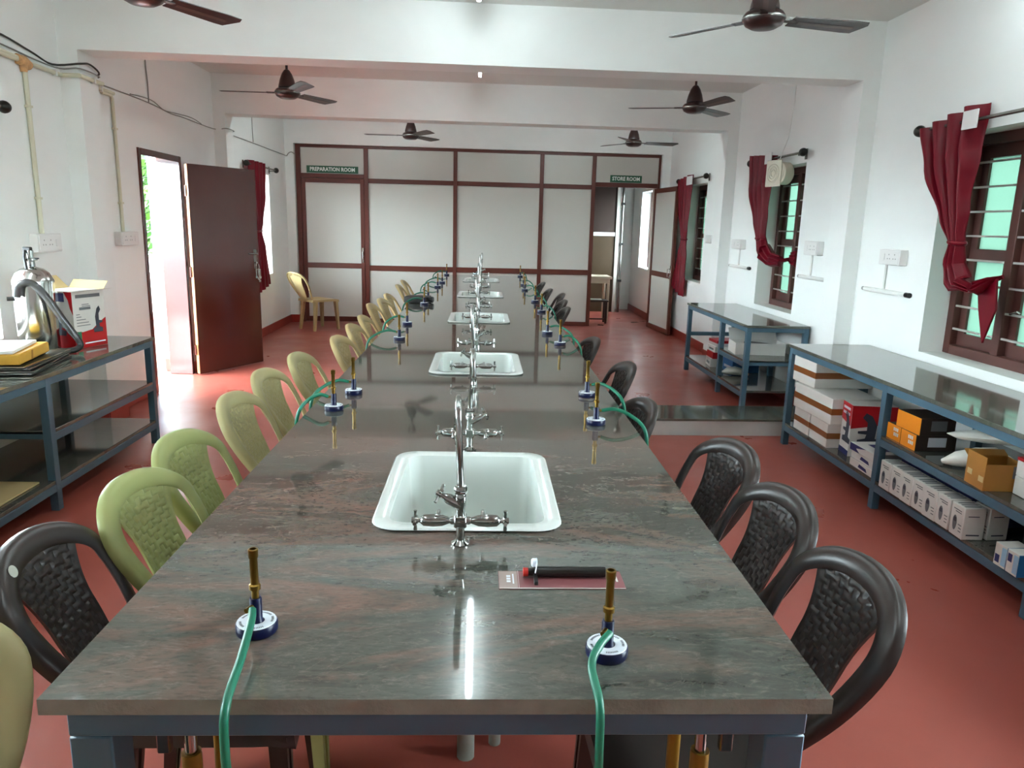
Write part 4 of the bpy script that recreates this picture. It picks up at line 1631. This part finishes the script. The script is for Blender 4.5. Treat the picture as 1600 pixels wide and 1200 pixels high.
for k, (y, lb) in enumerate(((2.795, 'small blue and white box farther from the bench end, bottom shelf'), (2.722, 'small blue and white box nearer the bench end, bottom shelf'))):
    r, a, c_, h = carton('blue_box', lb, 'box', 2.20, 2.30, y - 0.034, y + 0.034, 0.167, 0.265, M['boxwhite'], 2 - 3 * k, 'small blue and white boxes')
    b = B()
    b.box(-a - 0.0008, -a, c_ * 0.1, c_ * 0.8, h * (0.15 if k == 0 else 0.5), h * (0.5 if k == 0 else 0.85))
    b.build('navy_square', M['boxblue'], r, smooth=0)
    b = B()
    b.box(-a, a, -c_ - 0.0008, -c_, 0.001, h - 0.001)
    b.build('blue_side', M['blueprint'], r, smooth=0)
    b = B()
    b.box(-a - 0.0008, -a, -c_ * 0.95, -c_ * 0.2, h * 0.1, h * 0.9)
    b.build('pale_stripe', M['cyanprint'], r, smooth=0)

# far right bench contents
r = tag(empty('open_white_carton', (2.535, 6.56, 0.431), (0, 0, math.radians(-5))), 'open white carton with papers on the far right bench middle shelf', 'box')
for q in ((-0.22, -0.216, -0.13, 0.13, 0, 0.105), (0.216, 0.22, -0.13, 0.13, 0, 0.105), (-0.216, 0.216, -0.13, -0.126, 0, 0.105), (-0.216, 0.216, 0.126, 0.13, 0, 0.105), (-0.216, 0.216, -0.126, 0.126, 0, 0.004)):
    slab('carton_side', r, M['boxwhite'], *q, 0)
b = B()
b.box(-0.1, 0.18, -0.1, 0.1, 0.004, 0.09, 0.01, Matrix.Rotation(0.1, 4, 'Y'))
b.build('papers', M['blackbox'], r)
b = B()
b.prism([(-0.216, 0.13, 0.105), (0.216, 0.13, 0.105), (0.216, 0.2, 0.2), (-0.216, 0.2, 0.2)], (0, 0.003, 0))
b.build('carton_flap', M['boxwhite'], r, smooth=0)
STK = [(0.167, 0.25, M['boxwhite'], 'lowest white box of the pile on the far right bench'), (0.251, 0.315, M['red'], 'red faced box in the pile on the far right bench'), (0.316, 0.375, M['boxwhite'], 'grey white box in the pile on the far right bench, third up'), (0.376, 0.435, M['boxwhite'], 'topmost box of the pile on the far right bench, red lidded')]
for k, (z0, z1, m_, lb) in enumerate(STK):
    r, a, c_, h = carton('pile_box', lb, 'box', 2.35 + 0.01 * k, 2.60 + 0.01 * k, 7.22, 7.44, z0, z1, m_, 3 * k - 5, 'box pile on the far right bench')
    b = B()
    if k == 1:
        b.box(-a * 0.3, a + 0.001, -c_ - 0.001, -c_, 0, h)
        b.build('white_end', M['boxwhite'], r, smooth=0)
    elif k == 3:
        b.box(-a - 0.001, a + 0.001, -c_ - 0.001, c_ + 0.001, h * 0.55, h + 0.001)
        b.build('red_lid', M['red'], r, smooth=0)
    else:
        b.box(-a - 0.001, -a, -c_ * 0.6, c_ * 0.6, h * 0.3, h * 0.6)
        b.build('grey_print', M['greyprint'], r, smooth=0)
r, a, c_, h = carton('blue_carton', 'bright blue carton on the bottom shelf beside the box pile', 'box', 2.45, 2.72, 6.93, 7.17, 0.167, 0.29, M['blueprint'], 4)
b = B()
b.box(-a - 0.001, -a, -c_ * 0.7, c_ * 0.7, h * 0.3, h * 0.5)
b.build('white_label', M['labelwhite'], r, smooth=0)
blob('crumpled_bag', 'crumpled cream plastic bag on the bottom shelf of the far right bench', 'bag', [(2.34, 6.86, 0.19, 0.015), (2.38, 6.84, 0.205, 0.045), (2.45, 6.82, 0.215, 0.055), (2.52, 6.8, 0.205, 0.045), (2.57, 6.78, 0.185, 0.012)], M['bag'], 0.75, 9)
b = B()
b.lathe([(0.025, 0), (0.03, 0.01), (0.03, 0.05), (0.014, 0.065), (0.012, 0.085), (0.016, 0.087), (0.016, 0.1)], 14)
tag(b.build('plastic_bottle', M['pvcwhite'], loc=(2.4, 6.80, 0.431)), 'small white bottle on the far right bench middle shelf', 'bottle')

# ---------------------------------------------------------------- left bench contents
for k in range(4):
    r = tag(empty('document_tray', (-2.44 + 0.008 * math.sin(k * 2), 3.93 + 0.01 * math.cos(k * 3), 0.727 + 0.0125 * k), (0, 0, math.radians(9 + 3 * math.sin(k * 1.7)))),
            ['lowest black and silver tray in the stack on the left bench', 'second lowest black and silver tray in the stack on the left bench', 'third lowest black and silver tray in the stack on the left bench', 'topmost black and silver tray, under the yellow pack'][k], 'tray', 'black trays on the left bench')
    slab('tray_body', r, M['black'], -0.2, 0.2, -0.27, 0.27, 0, 0.008)
    b = B()
    for q in ((-0.2, 0.2, -0.27, -0.262), (-0.2, 0.2, 0.262, 0.27), (-0.2, -0.192, -0.262, 0.262), (0.192, 0.2, -0.262, 0.262)):
        b.box(*q, 0.008, 0.0118)
    b.build('silver_rim', M['steel'], r, smooth=0)
r = tag(empty('yellow_pack', (-2.435, 3.90, 0.778), (0, 0, math.radians(11))), 'yellow paper pack lying on the black trays', 'pack')
slab('pack_body', r, M['yellow'], -0.14, 0.14, -0.22, 0.19, 0, 0.055, 0.006)
b = B()
b.prism([(0.1401, -0.06, 0.05), (0.1401, -0.04, 0.05), (0.1401, -0.05, 0.002), (0.1401, -0.07, 0.002)], (0.001, 0, 0))
b.build('pack_fold', M['carton'], r, smooth=0)
r = tag(empty('paper_sheaf', (-2.455, 3.87, 0.834), (0, 0, math.radians(14))), 'sheaf of white papers on top of the yellow pack', 'papers')
slab('sheets', r, M['paper'], -0.13, 0.13, -0.2, 0.17, 0, 0.016, 0.003)
b = B()
b.box(-0.12, 0.12, -0.18, 0.15, 0.0162, 0.018)
b.build('top_sheet', M['paper'], r, smooth=0)
# chrome extinguisher
r = tag(empty('fire_extinguisher', (-2.545, 4.395, 0.727)), 'chrome fire extinguisher with plastic wrapped black hose on the left bench', 'fire extinguisher')
b = B()
b.lathe([(0.101, 0), (0.105, 0.01), (0.105, 0.395), (0.104, 0.40)], 32)
b.build('cylinder', M['steel'], r)
b = B()
b.lathe([(0.107, 0.395), (0.107, 0.41), (0.103, 0.42), (0.086, 0.455), (0.058, 0.478), (0.028, 0.487), (0.024, 0.49)], 32)
b.build('dome_lid', M['steel'], r)
b = B()
b.lathe([(0.02, 0.485), (0.02, 0.52), (0.034, 0.525), (0.034, 0.535), (0.018, 0.54), (0.018, 0.58)], 16)
b.build('valve_head', M['chrome'], r)
b = B()
b.box(-0.035, 0.01, -0.014, 0.014, 0.565, 0.60, 0.004)
b.tube([(-0.02, -0.015, 0.58), (-0.012, -0.04, 0.54), (0.0, -0.05, 0.48)], 0.008, 8)
b.box(-0.04, 0.045, -0.008, 0.008, 0.532, 0.54, 0.002)
b.build('squeeze_lever', M['dark'], r)
rv, fv = Vector((0.86, 0.5, 0)), Vector((0.5, -0.86, 0))
hp = [rv * a_ + fv * c_ + Vector((0, 0, z_)) for a_, c_, z_ in ((-0.085, 0.10, 0.33), (-0.07, 0.115, 0.395), (-0.01, 0.135, 0.405), (0.05, 0.135, 0.335), (0.12, 0.13, 0.20), (0.185, 0.125, 0.085), (0.20, 0.13, 0.04), (0.16, 0.16, 0.02), (0.08, 0.155, 0.018))]
b = B()
b.tube(bez(hp), 0.0175, 12)
b.build('hose', M['dark'], r)
b = B()
b.tube(bez(hp[:6]), 0.0205, 12)
b.build('plastic_wrap', M['clear'], r)
b = B()
b.cyl(rv * -0.10 + Vector((0, 0, 0.31)), rv * -0.135 + Vector((0, 0, 0.31)), 0.012, 10)
b.build('side_nozzle', M['dark'], r)
# red printed carton with open flaps
r = tag(empty('printed_carton', (-2.475, 4.64, 0.727), (0, 0, math.radians(-20))), 'red white and blue printed carton with open flaps on the left bench', 'box')
a, c_, h = 0.135, 0.115, 0.338
slab('carton_body', r, M['boxwhite'], -a, a, -c_, c_, 0, h, 0.002)
e = 0.0008
b = B()
pr = [(-c_, 0.0), (c_, 0.0), (c_, 0.17), (c_ * 0.6, 0.145), (c_ * 0.1, 0.105), (-c_ * 0.5, 0.095), (-c_, 0.105)]
b.prism([(a + e * 0.5, y, z) for y, z in pr], (e, 0, 0))
pf = [(-a, 0.0), (a, 0.0), (a, 0.105), (a * 0.2, 0.125), (-a * 0.5, 0.10), (-a, 0.12)]
b.prism([(x, -c_ - e * 0.5, z) for x, z in pf], (0, -e, 0))
b.prism([(a - 0.06, -c_ - e * 0.5, h), (a, -c_ - e * 0.5, h), (a, -c_ - e * 0.5, 0.2), (a - 0.02, -c_ - e * 0.5, 0.24), (a - 0.03, -c_ - e * 0.5, 0.29)], (0, -e, 0))
b.build('red_print', M['red'], r, smooth=0)
b = B()
b.box(-a, a - 0.06, -c_ - 2 * e, -c_ - 0.2 * e, h - 0.06, h - 0.008)
b.build('blue_print', M['boxblue'], r, smooth=0)
b = B()
b.prism([(-0.06 + q * 1.0, -c_ - 2.2 * e, z * 0.95) for q, z in mic], (0, -0.0004, 0))
b.prism([(a + 2.2 * e, 0.10 - q * 0.6, z * 0.8 + 0.02) for q, z in mic[::-1]], (0.0004, 0, 0))
b.build('microscope_picture', M['labeldark'], r, smooth=0)
b = B()
for k, (y0, y1, z) in enumerate(((-0.09, 0.085, 0.30), (-0.05, 0.0, 0.258), (-0.05, 0.01, 0.248), (-0.07, 0.01, 0.228), (-0.095, -0.07, 0.20), (-0.095, -0.06, 0.185), (-0.095, -0.03, 0.168), (-0.095, -0.01, 0.15), (-0.095, 0.0, 0.133))):
    hgt = 0.02 if k == 0 else (0.016 if k == 3 else 0.004)
    b.box(a, a + 1.6 * e, y0, y1, z, z + hgt)
b.build('text_print', M['greyprint'], r, smooth=0)
b = B()
b.box(a + 1.2 * e, a + 2.5 * e, -0.105, -0.07, 0.02, 0.10)
b.build('green_swatch', M['greenprint'], r, smooth=0)
b = B()
b.box(a + 1.2 * e, a + 2.5 * e, -0.05, 0.1, 0.022, 0.03)
b.build('white_line', M['labelwhite'], r, smooth=0)
b = B()
b.prism([(-a, c_, h), (a, c_, h), (a, c_ + 0.04, h + 0.05), (-a, c_ + 0.04, h + 0.05)], (0, 0.002, 0))
b.prism([(-a, -c_, h), (-a, c_, h), (-a - 0.09, c_, h + 0.07), (-a - 0.09, -c_, h + 0.07)], (0, 0, 0.002))
b.build('pale_flap', M['cartonlight'], r, smooth=0)
b = B()
b.prism([(a, -c_, h), (a, c_, h), (a + 0.07, c_, h + 0.012), (a + 0.07, -c_, h + 0.012)], (0, 0, 0.002))
b.build('side_flap', M['boxwhite'], r, smooth=0)
b = B()
b.box(-2.72, -2.22, 2.75, 3.70, 0.167, 0.176, 0.002)
tag(b.build('cardboard_sheet', M['cartonlight']), 'flat beige board lying on the left bench bottom shelf', 'board')


# ---------------------------------------------------------------- curtains
def curtain(name, label, keys, rod, ball_ends, side=1, lining=None):
    """keys: list of (t-position centre (x, y, z), half width along wall, half depth, pleat amplitude)"""
    r = tag(empty(name, keys[0][0]), label, 'curtain', 'red tied curtains')
    o0 = Vector(keys[0][0])
    bb = B()
    K = []
    m = 8
    for i in range(len(keys) - 1):
        for k in range(m):
            u = k / m
            a_, b_ = keys[i], keys[i + 1]
            us = u * u * (3 - 2 * u)
            p = Vector(a_[0]).lerp(Vector(b_[0]), u)
            K.append((p, a_[1] + (b_[1] - a_[1]) * us, a_[2] + (b_[2] - a_[2]) * us, a_[3] + (b_[3] - a_[3]) * us))
    K.append((Vector(keys[-1][0]),) + keys[-1][1:])
    n = 96
    rings = []
    for i, (p, hw, hd, am) in enumerate(K):
        d_ = (K[min(i + 1, len(K) - 1)][0] - K[max(i - 1, 0)][0]).normalized()
        u = Vector((0, 1, 0)) if abs(d_.y) < 0.8 else Vector((0, 0, 1))
        u = (u - d_ * u.dot(d_)).normalized()
        v = Vector((side, 0, 0))
        v = (v - d_ * v.dot(d_)).normalized()
        ring = []
        for k in range(n):
            a_ = 2 * PI * k / n
            s_ = math.sin(a_)
            pl_ = am * math.sin(math.cos(a_) * 3.6 * PI + 0.4 * math.sin(i * 0.13))
            ring.append(p - o0 + u * (math.cos(a_) * hw) + v * (s_ * hd + pl_ * (1 if True else 0)))
        rings.append(ring)
    bb.rings(rings)
    cl = bb.build('curtain_cloth', M['curtain'], r, smooth=70)
    if lining:
        (yc, zc__, wy, wz, xx) = lining
        bb = B()
        bb.box(xx - o0.x - 0.004, xx - o0.x + 0.004, yc - wy - o0.y, yc + wy - o0.y, zc__ - wz - o0.z, zc__ + wz - o0.z, 0.002)
        bb.build('white_heading', M['lining'], r)
    return r


def tie(parent, c, ru, rv):
    bb = B()
    bb.tube([(c[0] - parent.location.x + rv * math.cos(a), c[1] - parent.location.y + ru * math.sin(a), c[2] - parent.location.z + 0.004 * math.sin(a)) for a in [i * PI / 8 for i in range(16)]], 0.014, 8, closed=True)
    bb.build('tie_band', M['curtain'], parent)


XC = XWR - 0.075
c1 = curtain('red_curtain', 'long red curtain with pointed tail tied to the nearest right window', [((XC, 4.46, 2.20), 0.26, 0.014, 0.045), ((XC, 4.42, 1.95), 0.20, 0.016, 0.045), ((XC, 4.32, 1.65), 0.105, 0.025, 0.022), ((XC, 4.255, 1.48), 0.05, 0.03, 0.012), ((XC + 0.01, 4.27, 1.36), 0.07, 0.035, 0.018), ((XC + 0.03, 4.24, 1.25), 0.10, 0.045, 0.016), ((XC + 0.08, 4.17, 1.22), 0.07, 0.04, 0.014), ((XC + 0.13, 4.12, 1.27), 0.04, 0.03, 0.01), ((XC + 0.175, 4.07, 1.30), 0.02, 0.02, 0.004)], None, None, 1, (4.215, 2.15, 0.065, 0.05, XC - 0.055))
tie(c1, (XC, 4.255, 1.48), 0.052, 0.034)
b = B()
o0 = c1.location
b.prism([(XC + 0.13 - o0.x, y - o0.y, z - o0.z) for y, z in ((4.21, 1.24), (4.06, 1.29), (4.03, 1.12), (4.10, 0.92), (4.17, 1.1))], (0.012, 0, 0))
b.build('curtain_tail', M['curtain'], c1, smooth=0)
c2 = curtain('red_curtain', 'red curtain swept sideways and tied to the middle right window', [((XC, 7.44, 2.235), 0.27, 0.014, 0.04), ((XC, 7.46, 1.95), 0.215, 0.016, 0.036), ((XC, 7.37, 1.65), 0.145, 0.025, 0.016), ((XC, 7.31, 1.45), 0.085, 0.03, 0.012), ((XC + 0.01, 7.26, 1.33), 0.1, 0.035, 0.014), ((XC + 0.05, 7.14, 1.25), 0.07, 0.04, 0.012), ((XC + 0.1, 7.02, 1.24), 0.055, 0.04, 0.012), ((XC + 0.17, 6.93, 1.27), 0.06, 0.03, 0.01), ((XC + 0.18, 6.86, 1.27), 0.08, 0.02, 0.006)], None, None, 1, (7.16, 2.185, 0.08, 0.05, XC - 0.055))
tie(c2, (XC, 7.31, 1.44), 0.088, 0.034)
c3 = curtain('red_curtain', 'red curtain tied in the middle beside the open store room door', [((XC, 10.22, 2.19), 0.3, 0.016, 0.024), ((XC, 10.19, 1.8), 0.22, 0.02, 0.02), ((XC, 10.12, 1.5), 0.12, 0.024, 0.012), ((XC, 10.09, 1.38), 0.07, 0.028, 0.01), ((XC, 10.13, 1.15), 0.16, 0.025, 0.016), ((XC, 10.24, 0.67), 0.25, 0.02, 0.022)], None, None, 1, (9.84, 2.13, 0.13, 0.055, XC - 0.05))
tie(c3, (XC, 10.09, 1.38), 0.075, 0.032)
XL_ = XWL + 0.075
c4 = curtain('red_curtain', 'red curtain tied in the middle beside the open brown door', [((XL_, 9.57, 2.19), 0.30, 0.016, 0.022), ((XL_, 9.57, 1.8), 0.25, 0.02, 0.02), ((XL_, 9.53, 1.5), 0.16, 0.024, 0.012), ((XL_, 9.50, 1.36), 0.1, 0.028, 0.01), ((XL_, 9.55, 1.1), 0.2, 0.025, 0.016), ((XL_, 9.62, 0.64), 0.28, 0.02, 0.02)], None, None, -1)
tie(c4, (XL_, 9.50, 1.36), 0.105, 0.032)


def rod(label, x, y0, y1, z, side):
    r = tag(empty('curtain_rod', (x, (y0 + y1) / 2, z)), label, 'curtain rod', 'curtain rods')
    L = (y1 - y0) / 2
    bb = B()
    bb.cyl((0, -L, 0), (0, L, 0), 0.011, 12)
    bb.build('rod', M['rodsteel'], r)
    for s in (-1, 1):
        bb = B()
        bb.lathe([(0.012, -0.03), (0.02, -0.02), (0.034, 0.0), (0.036, 0.015), (0.03, 0.035), (0.012, 0.046)], 16, (0, s * (L + 0.03), 0), (0, s, 0))
        bb.build('finial', M['rodblack'], r)
        bb = B()
        w_ = abs((XWR if side > 0 else XWL) - x)
        bb.box(min(0, side * w_), max(0, side * w_), s * (L - 0.05) - 0.008, s * (L - 0.05) + 0.008, -0.022, -0.010)
        bb.box(side * w_ - side * 0.006 - 0.003, side * w_ - side * 0.006 + 0.003, s * (L - 0.05) - 0.02, s * (L - 0.05) + 0.02, -0.05, 0.04)
        bb.build('rod_bracket', M['rodsteel'], r, smooth=0)
    return r


rod('curtain rod over the nearest right window', XC, 3.30, 4.745, 2.155, 1)
rod('curtain rod over the middle right window', XC, 6.56, 7.74, 2.185, 1)
rod('curtain rod over the far right window', XC, 9.33, 10.52, 2.155, 1)
rod('curtain rod over the far left window beyond the brown door', XL_, 9.2, 10.42, 2.145, -1)
rod('curtain rod whose black finial peeps in at the left picture edge', XL_, 3.30, 4.57, 2.105, -1)


# ---------------------------------------------------------------- switch boxes, conduits, cables
def socket_box(label, side, y, z, w_=0.24, h_=0.10, d_=0.055, mods=3):
    xin = XWR if side > 0 else XWL
    r = tag(empty('socket_box', (xin, y, z)), label, 'socket box', 'white wall socket boxes')
    X0 = lambda a_, c_: (min(-side * a_, -side * c_), max(-side * a_, -side * c_))
    slab('box_body', r, M['switch'], *X0(0, d_), -w_ / 2, w_ / 2, -h_ / 2, h_ / 2, 0.004)
    bb = B()
    bb.box(*X0(d_, d_ + 0.004), -w_ / 2 + 0.012, w_ / 2 - 0.012, -h_ / 2 + 0.012, h_ / 2 - 0.012, 0.001)
    pl_ = bb.build('face_plate', M['switch'], r)
    for k in range(mods):
        yy = (-0.5 + (k + 0.5) / mods) * (w_ - 0.05)
        bb = B()
        if k == mods // 2 + (1 if mods > 2 else 0) or mods == 1:
            bb.box(*X0(d_ + 0.004, d_ + 0.007), yy - 0.018, yy + 0.018, -0.022, 0.022, 0.001)
            bb.build('rocker_switch', M['switch'], pl_)
        else:
            for (py, pz) in ((0, 0.018), (-0.014, -0.01), (0.014, -0.01)):
                bb.cyl((-side * (d_ + 0.0035), yy + py, pz), (-side * (d_ + 0.0045), yy + py, pz), 0.005, 8)
            bb.build('socket_holes', M['switchgap'], pl_, smooth=0)
    return r


socket_box('white socket box between the nearest window and the right pillar', 1, 4.99, 1.365, 0.26, 0.105)
socket_box('white socket box between the right pillar and the middle window', 1, 6.22, 1.385, 0.26, 0.115)
socket_box('white socket box just beyond the middle right window', 1, 8.06, 1.37, 0.3, 0.10, mods=2)
socket_box('small white socket box beside the far right window', 1, 9.2, 1.40, 0.2, 0.10, 0.02, mods=1)
socket_box('white socket box over the chrome extinguisher on the left wall', -1, 4.975, 1.33, 0.27, 0.115)
socket_box('white socket box on the left wall beside the doorway', -1, 6.10, 1.335, 0.3, 0.105)


def pipe_bracket(label, y0, y1, z, zs, black):
    r = tag(empty('wall_pipe', (XWR - 0.016, (y0 + y1) / 2, z)), label, 'pipe', 'white wall pipes below the sockets')
    L = (y1 - y0) / 2
    bb = B()
    bb.cyl((0, -L, 0), (0, L, 0), 0.0165, 14)
    bb.build('pipe', M['pvcwhite'], r)
    bb = B()
    bb.cyl((0.005, 0.03, 0.012), (0.005, 0.03, zs - z), 0.008, 10)
    bb.build('riser', M['pvcwhite'], r)
    bb = B()
    bb.cyl((0, -L - 0.045, 0), (0, -L, 0), 0.0172, 14)
    bb.build('pipe_end', M['dark'] if black else M['pvcwhite'], r)
    bb = B()
    bb.cyl((0, L, 0), (0, L + 0.03, 0), 0.0135, 14)
    bb.build('pipe_tip', M['switchgap'], r)


pipe_bracket('white pipe with black end below the nearest right socket box', 4.80, 5.33, 1.127, 1.32, True)
pipe_bracket('plain white pipe below the socket box beyond the right pillar', 6.02, 6.46, 1.137, 1.33, False)
pipe_bracket('white pipe with black end below the third right socket box', 7.74, 8.30, 1.13, 1.33, True)

# main conduit along the left wall, wrapping round the pillars
yp1a, yp1b = YB[1] + AB * XPL, YB[1] + TB + AB * XPL
yp2a, yp2b = YB[2] + AB * XPL, YB[2] + TB + AB * XPL
xa, xb_ = XWL + 0.014, XPL + 0.014


def along(dz, off, sag=0.0):
    P = []
    for (x, y) in ((xa + off, 3.2), (xa + off, yp1a - 0.02), (xb_ + off, yp1a - 0.018), (xb_ + off, yp1b + 0.018), (xa + off, yp1b + 0.03), (xa + off, 6.10)):
        P.append((x, y, 2.425 + dz - (0.01 if y > 4 else 0)))
    return P


r = tag(empty('cable_conduit', (0, 0, 0)), 'cream conduit running high along the left wall and around the pillar', 'conduit')
b = B()
b.tube(along(0, 0), 0.0145, 10)
b.build('conduit_pipe', M['pvc'], r)
for y in (4.55, 5.3, 5.55, 5.9):
    b = B()
    x_ = xb_ if yp1a < y < yp1b else xa
    b.box(x_ - 0.016, x_ + 0.017, y - 0.008, y + 0.008, 2.395, 2.435)
    b.build('pipe_clip', M['pvcwhite'], r, smooth=0)
for y in (4.60, 4.955):
    b = B()
    b.tube([(xa, y - 0.06, 2.42), (xa, y, 2.418), (xa, y + 0.055, 2.40)], [0.03, 0.034, 0.03], 10)
    b.tube([(xa, y, 2.415), (xa, y, 2.355)], [0.03, 0.02], 10)
    b.build('joint_tape', M['tape'], r)
for k, (y, zt) in enumerate(((4.965, 2.40), (6.075, 2.405))):
    r = tag(empty('conduit_drop', (xa, y, 0)), ['cream conduit dropping to the socket box over the extinguisher', 'cream conduit dropping to the socket box beside the doorway'][k], 'conduit', 'cream conduit drops')
    b = B()
    if k:
        b.tube([(0, -0.16, zt - 0.01), (0, -0.02, zt - 0.01), (0, 0, zt - 0.03), (0, 0, 1.385)], 0.0125, 10)
    else:
        b.tube([(0, 0, zt - 0.03), (0, 0, 1.385)], 0.0145, 10)
    b.build('drop_pipe', M['pvc'], r)
    for z in (1.6, 2.15):
        b = B()
        b.box(-0.014, 0.016, -0.02, 0.02, z, z + 0.014)
        b.build('pipe_clip', M['pvc'], r, smooth=0)
b = B()
b.tube([(xa, 4.61, 2.36), (xa, 4.63, 2.41), (xa, 4.70, 2.435), (xa, 4.9, 2.425)], 0.0145, 10)
tag(b.build('conduit_bend', M['pvc']), 'curved cream conduit bend at the taped joints on the left wall', 'conduit')
# thin cables following the same route
def cable(label, pts, rad, m):
    bb = B()
    bb.tube(bez(pts, 5), rad, 6)
    tag(bb.build('electric_cable', m), label, 'cable', 'cables along the left wall')


xq = XWL + 0.008
xp = XPL + 0.008
cable('pair of grey cables above the conduit on the left wall', [(xq, 3.2, 2.47), (xq, 4.6, 2.475), (xq, 5.1, 2.455), (xq + 0.004, yp1a - 0.02, 2.455), (xp + 0.006, yp1a - 0.012, 2.46), (xp, yp1b, 2.455), (xq + 0.01, yp1b + 0.03, 2.45), (xq, 6.1, 2.45), (xq, 6.75, 2.445), (xq, 7.2, 2.42), (xq, 7.5, 2.425), (xq, yp2a - 0.03, 2.42), (xp + 0.004, yp2a - 0.012, 2.43), (xp, yp2b, 2.43), (xq + 0.01, yp2b + 0.02, 2.425), (xq, 9.4, 2.42), (xq, 10.9, 2.41), (xq + 0.02, 11.25, 2.4)], 0.005, M['wire'])
cable('dark cable arched over the left pillar corner', [(xq, 4.2, 2.50), (xq, 4.7, 2.53), (xq, 5.05, 2.495), (xq, yp1a - 0.1, 2.465), (xp + 0.01, yp1a - 0.012, 2.49), (xp + 0.01, yp1a + 0.12, 2.51), (xp, yp1b, 2.475), (xq + 0.012, yp1b + 0.06, 2.455)], 0.0065, M['wiredark'])
cable('thin dark cable looping above the doorway', [(xq, 6.4, 2.46), (xq, 6.78, 2.475), (xq, 7.05, 2.43), (xq, 7.35, 2.44), (xq, 7.7, 2.45), (xq, 7.95, 2.425)], 0.004, M['wire'])
cable('thin cable strung under the first beam line down to the left wall', [(xq, 6.74, 2.45), (xq + 0.004, 6.735, 2.6), (xq, 6.73, 2.75), (xq, 6.73, 2.96)], 0.0045, M['wire'])
cable('thin cable dropping from the ceiling beyond the second left pillar', [(xq, 9.7, 2.43), (xq, 9.69, 2.6), (xq, 9.69, 2.78), (xq, 9.69, 2.96)], 0.0045, M['wire'])
cable('short cable ending at the top left corner of the partition', [(xq + 0.02, 11.25, 2.4), (-2.74, 11.24, 2.44), (-2.70, 11.245, 2.455), (-2.66, 11.24, 2.43)], 0.007, M['wire'])

# cream exhaust fan hanging before the middle right window
r = tag(empty('hanging_exhaust_fan', (2.79, 6.865, 2.045), (0, 0, math.radians(16))), 'cream plastic exhaust fan hanging on a cord before the middle right window', 'exhaust fan')
b = B()
b.box(-0.095, -0.08, -0.02, 0.19, -0.13, 0.105, 0.006)
fr = b.build('grille_plate', M['creamfan'], r)
for rr_ in (0.03, 0.055, 0.08):
    b = B()
    b.tube([(-0.097, 0.085 + rr_ * math.cos(q), -0.012 + rr_ * math.sin(q)) for q in [i * PI / 10 for i in range(20)]], 0.006, 6, closed=True)
    b.build('grille_ring', M['creamfan'], fr)
b = B()
b.lathe([(0.09, -0.08), (0.1, -0.07), (0.1, 0.02), (0.09, 0.03)], 24, (0, 0.04, -0.012), (1, 0, 0))
b.build('duct_drum', M['creamfan'], r)
b = B()
b.tube([(-0.08, 0.03, 0.1), (-0.02, 0.01, 0.3), (0.03, 0.04, 0.6), (0.035, 0.05, 0.92)], 0.0035, 6)
b.build('hanging_cord', M['pvcwhite'], r)

# fine printed pieces too small to pick apart singly
for o in bpy.data.objects:
    if o.parent and o.type == 'MESH' and any(q in o.name for q in ('print', 'label', 'lines', 'side_strip')) and not o.get('category'):
        o['kind'] = 'stuff'
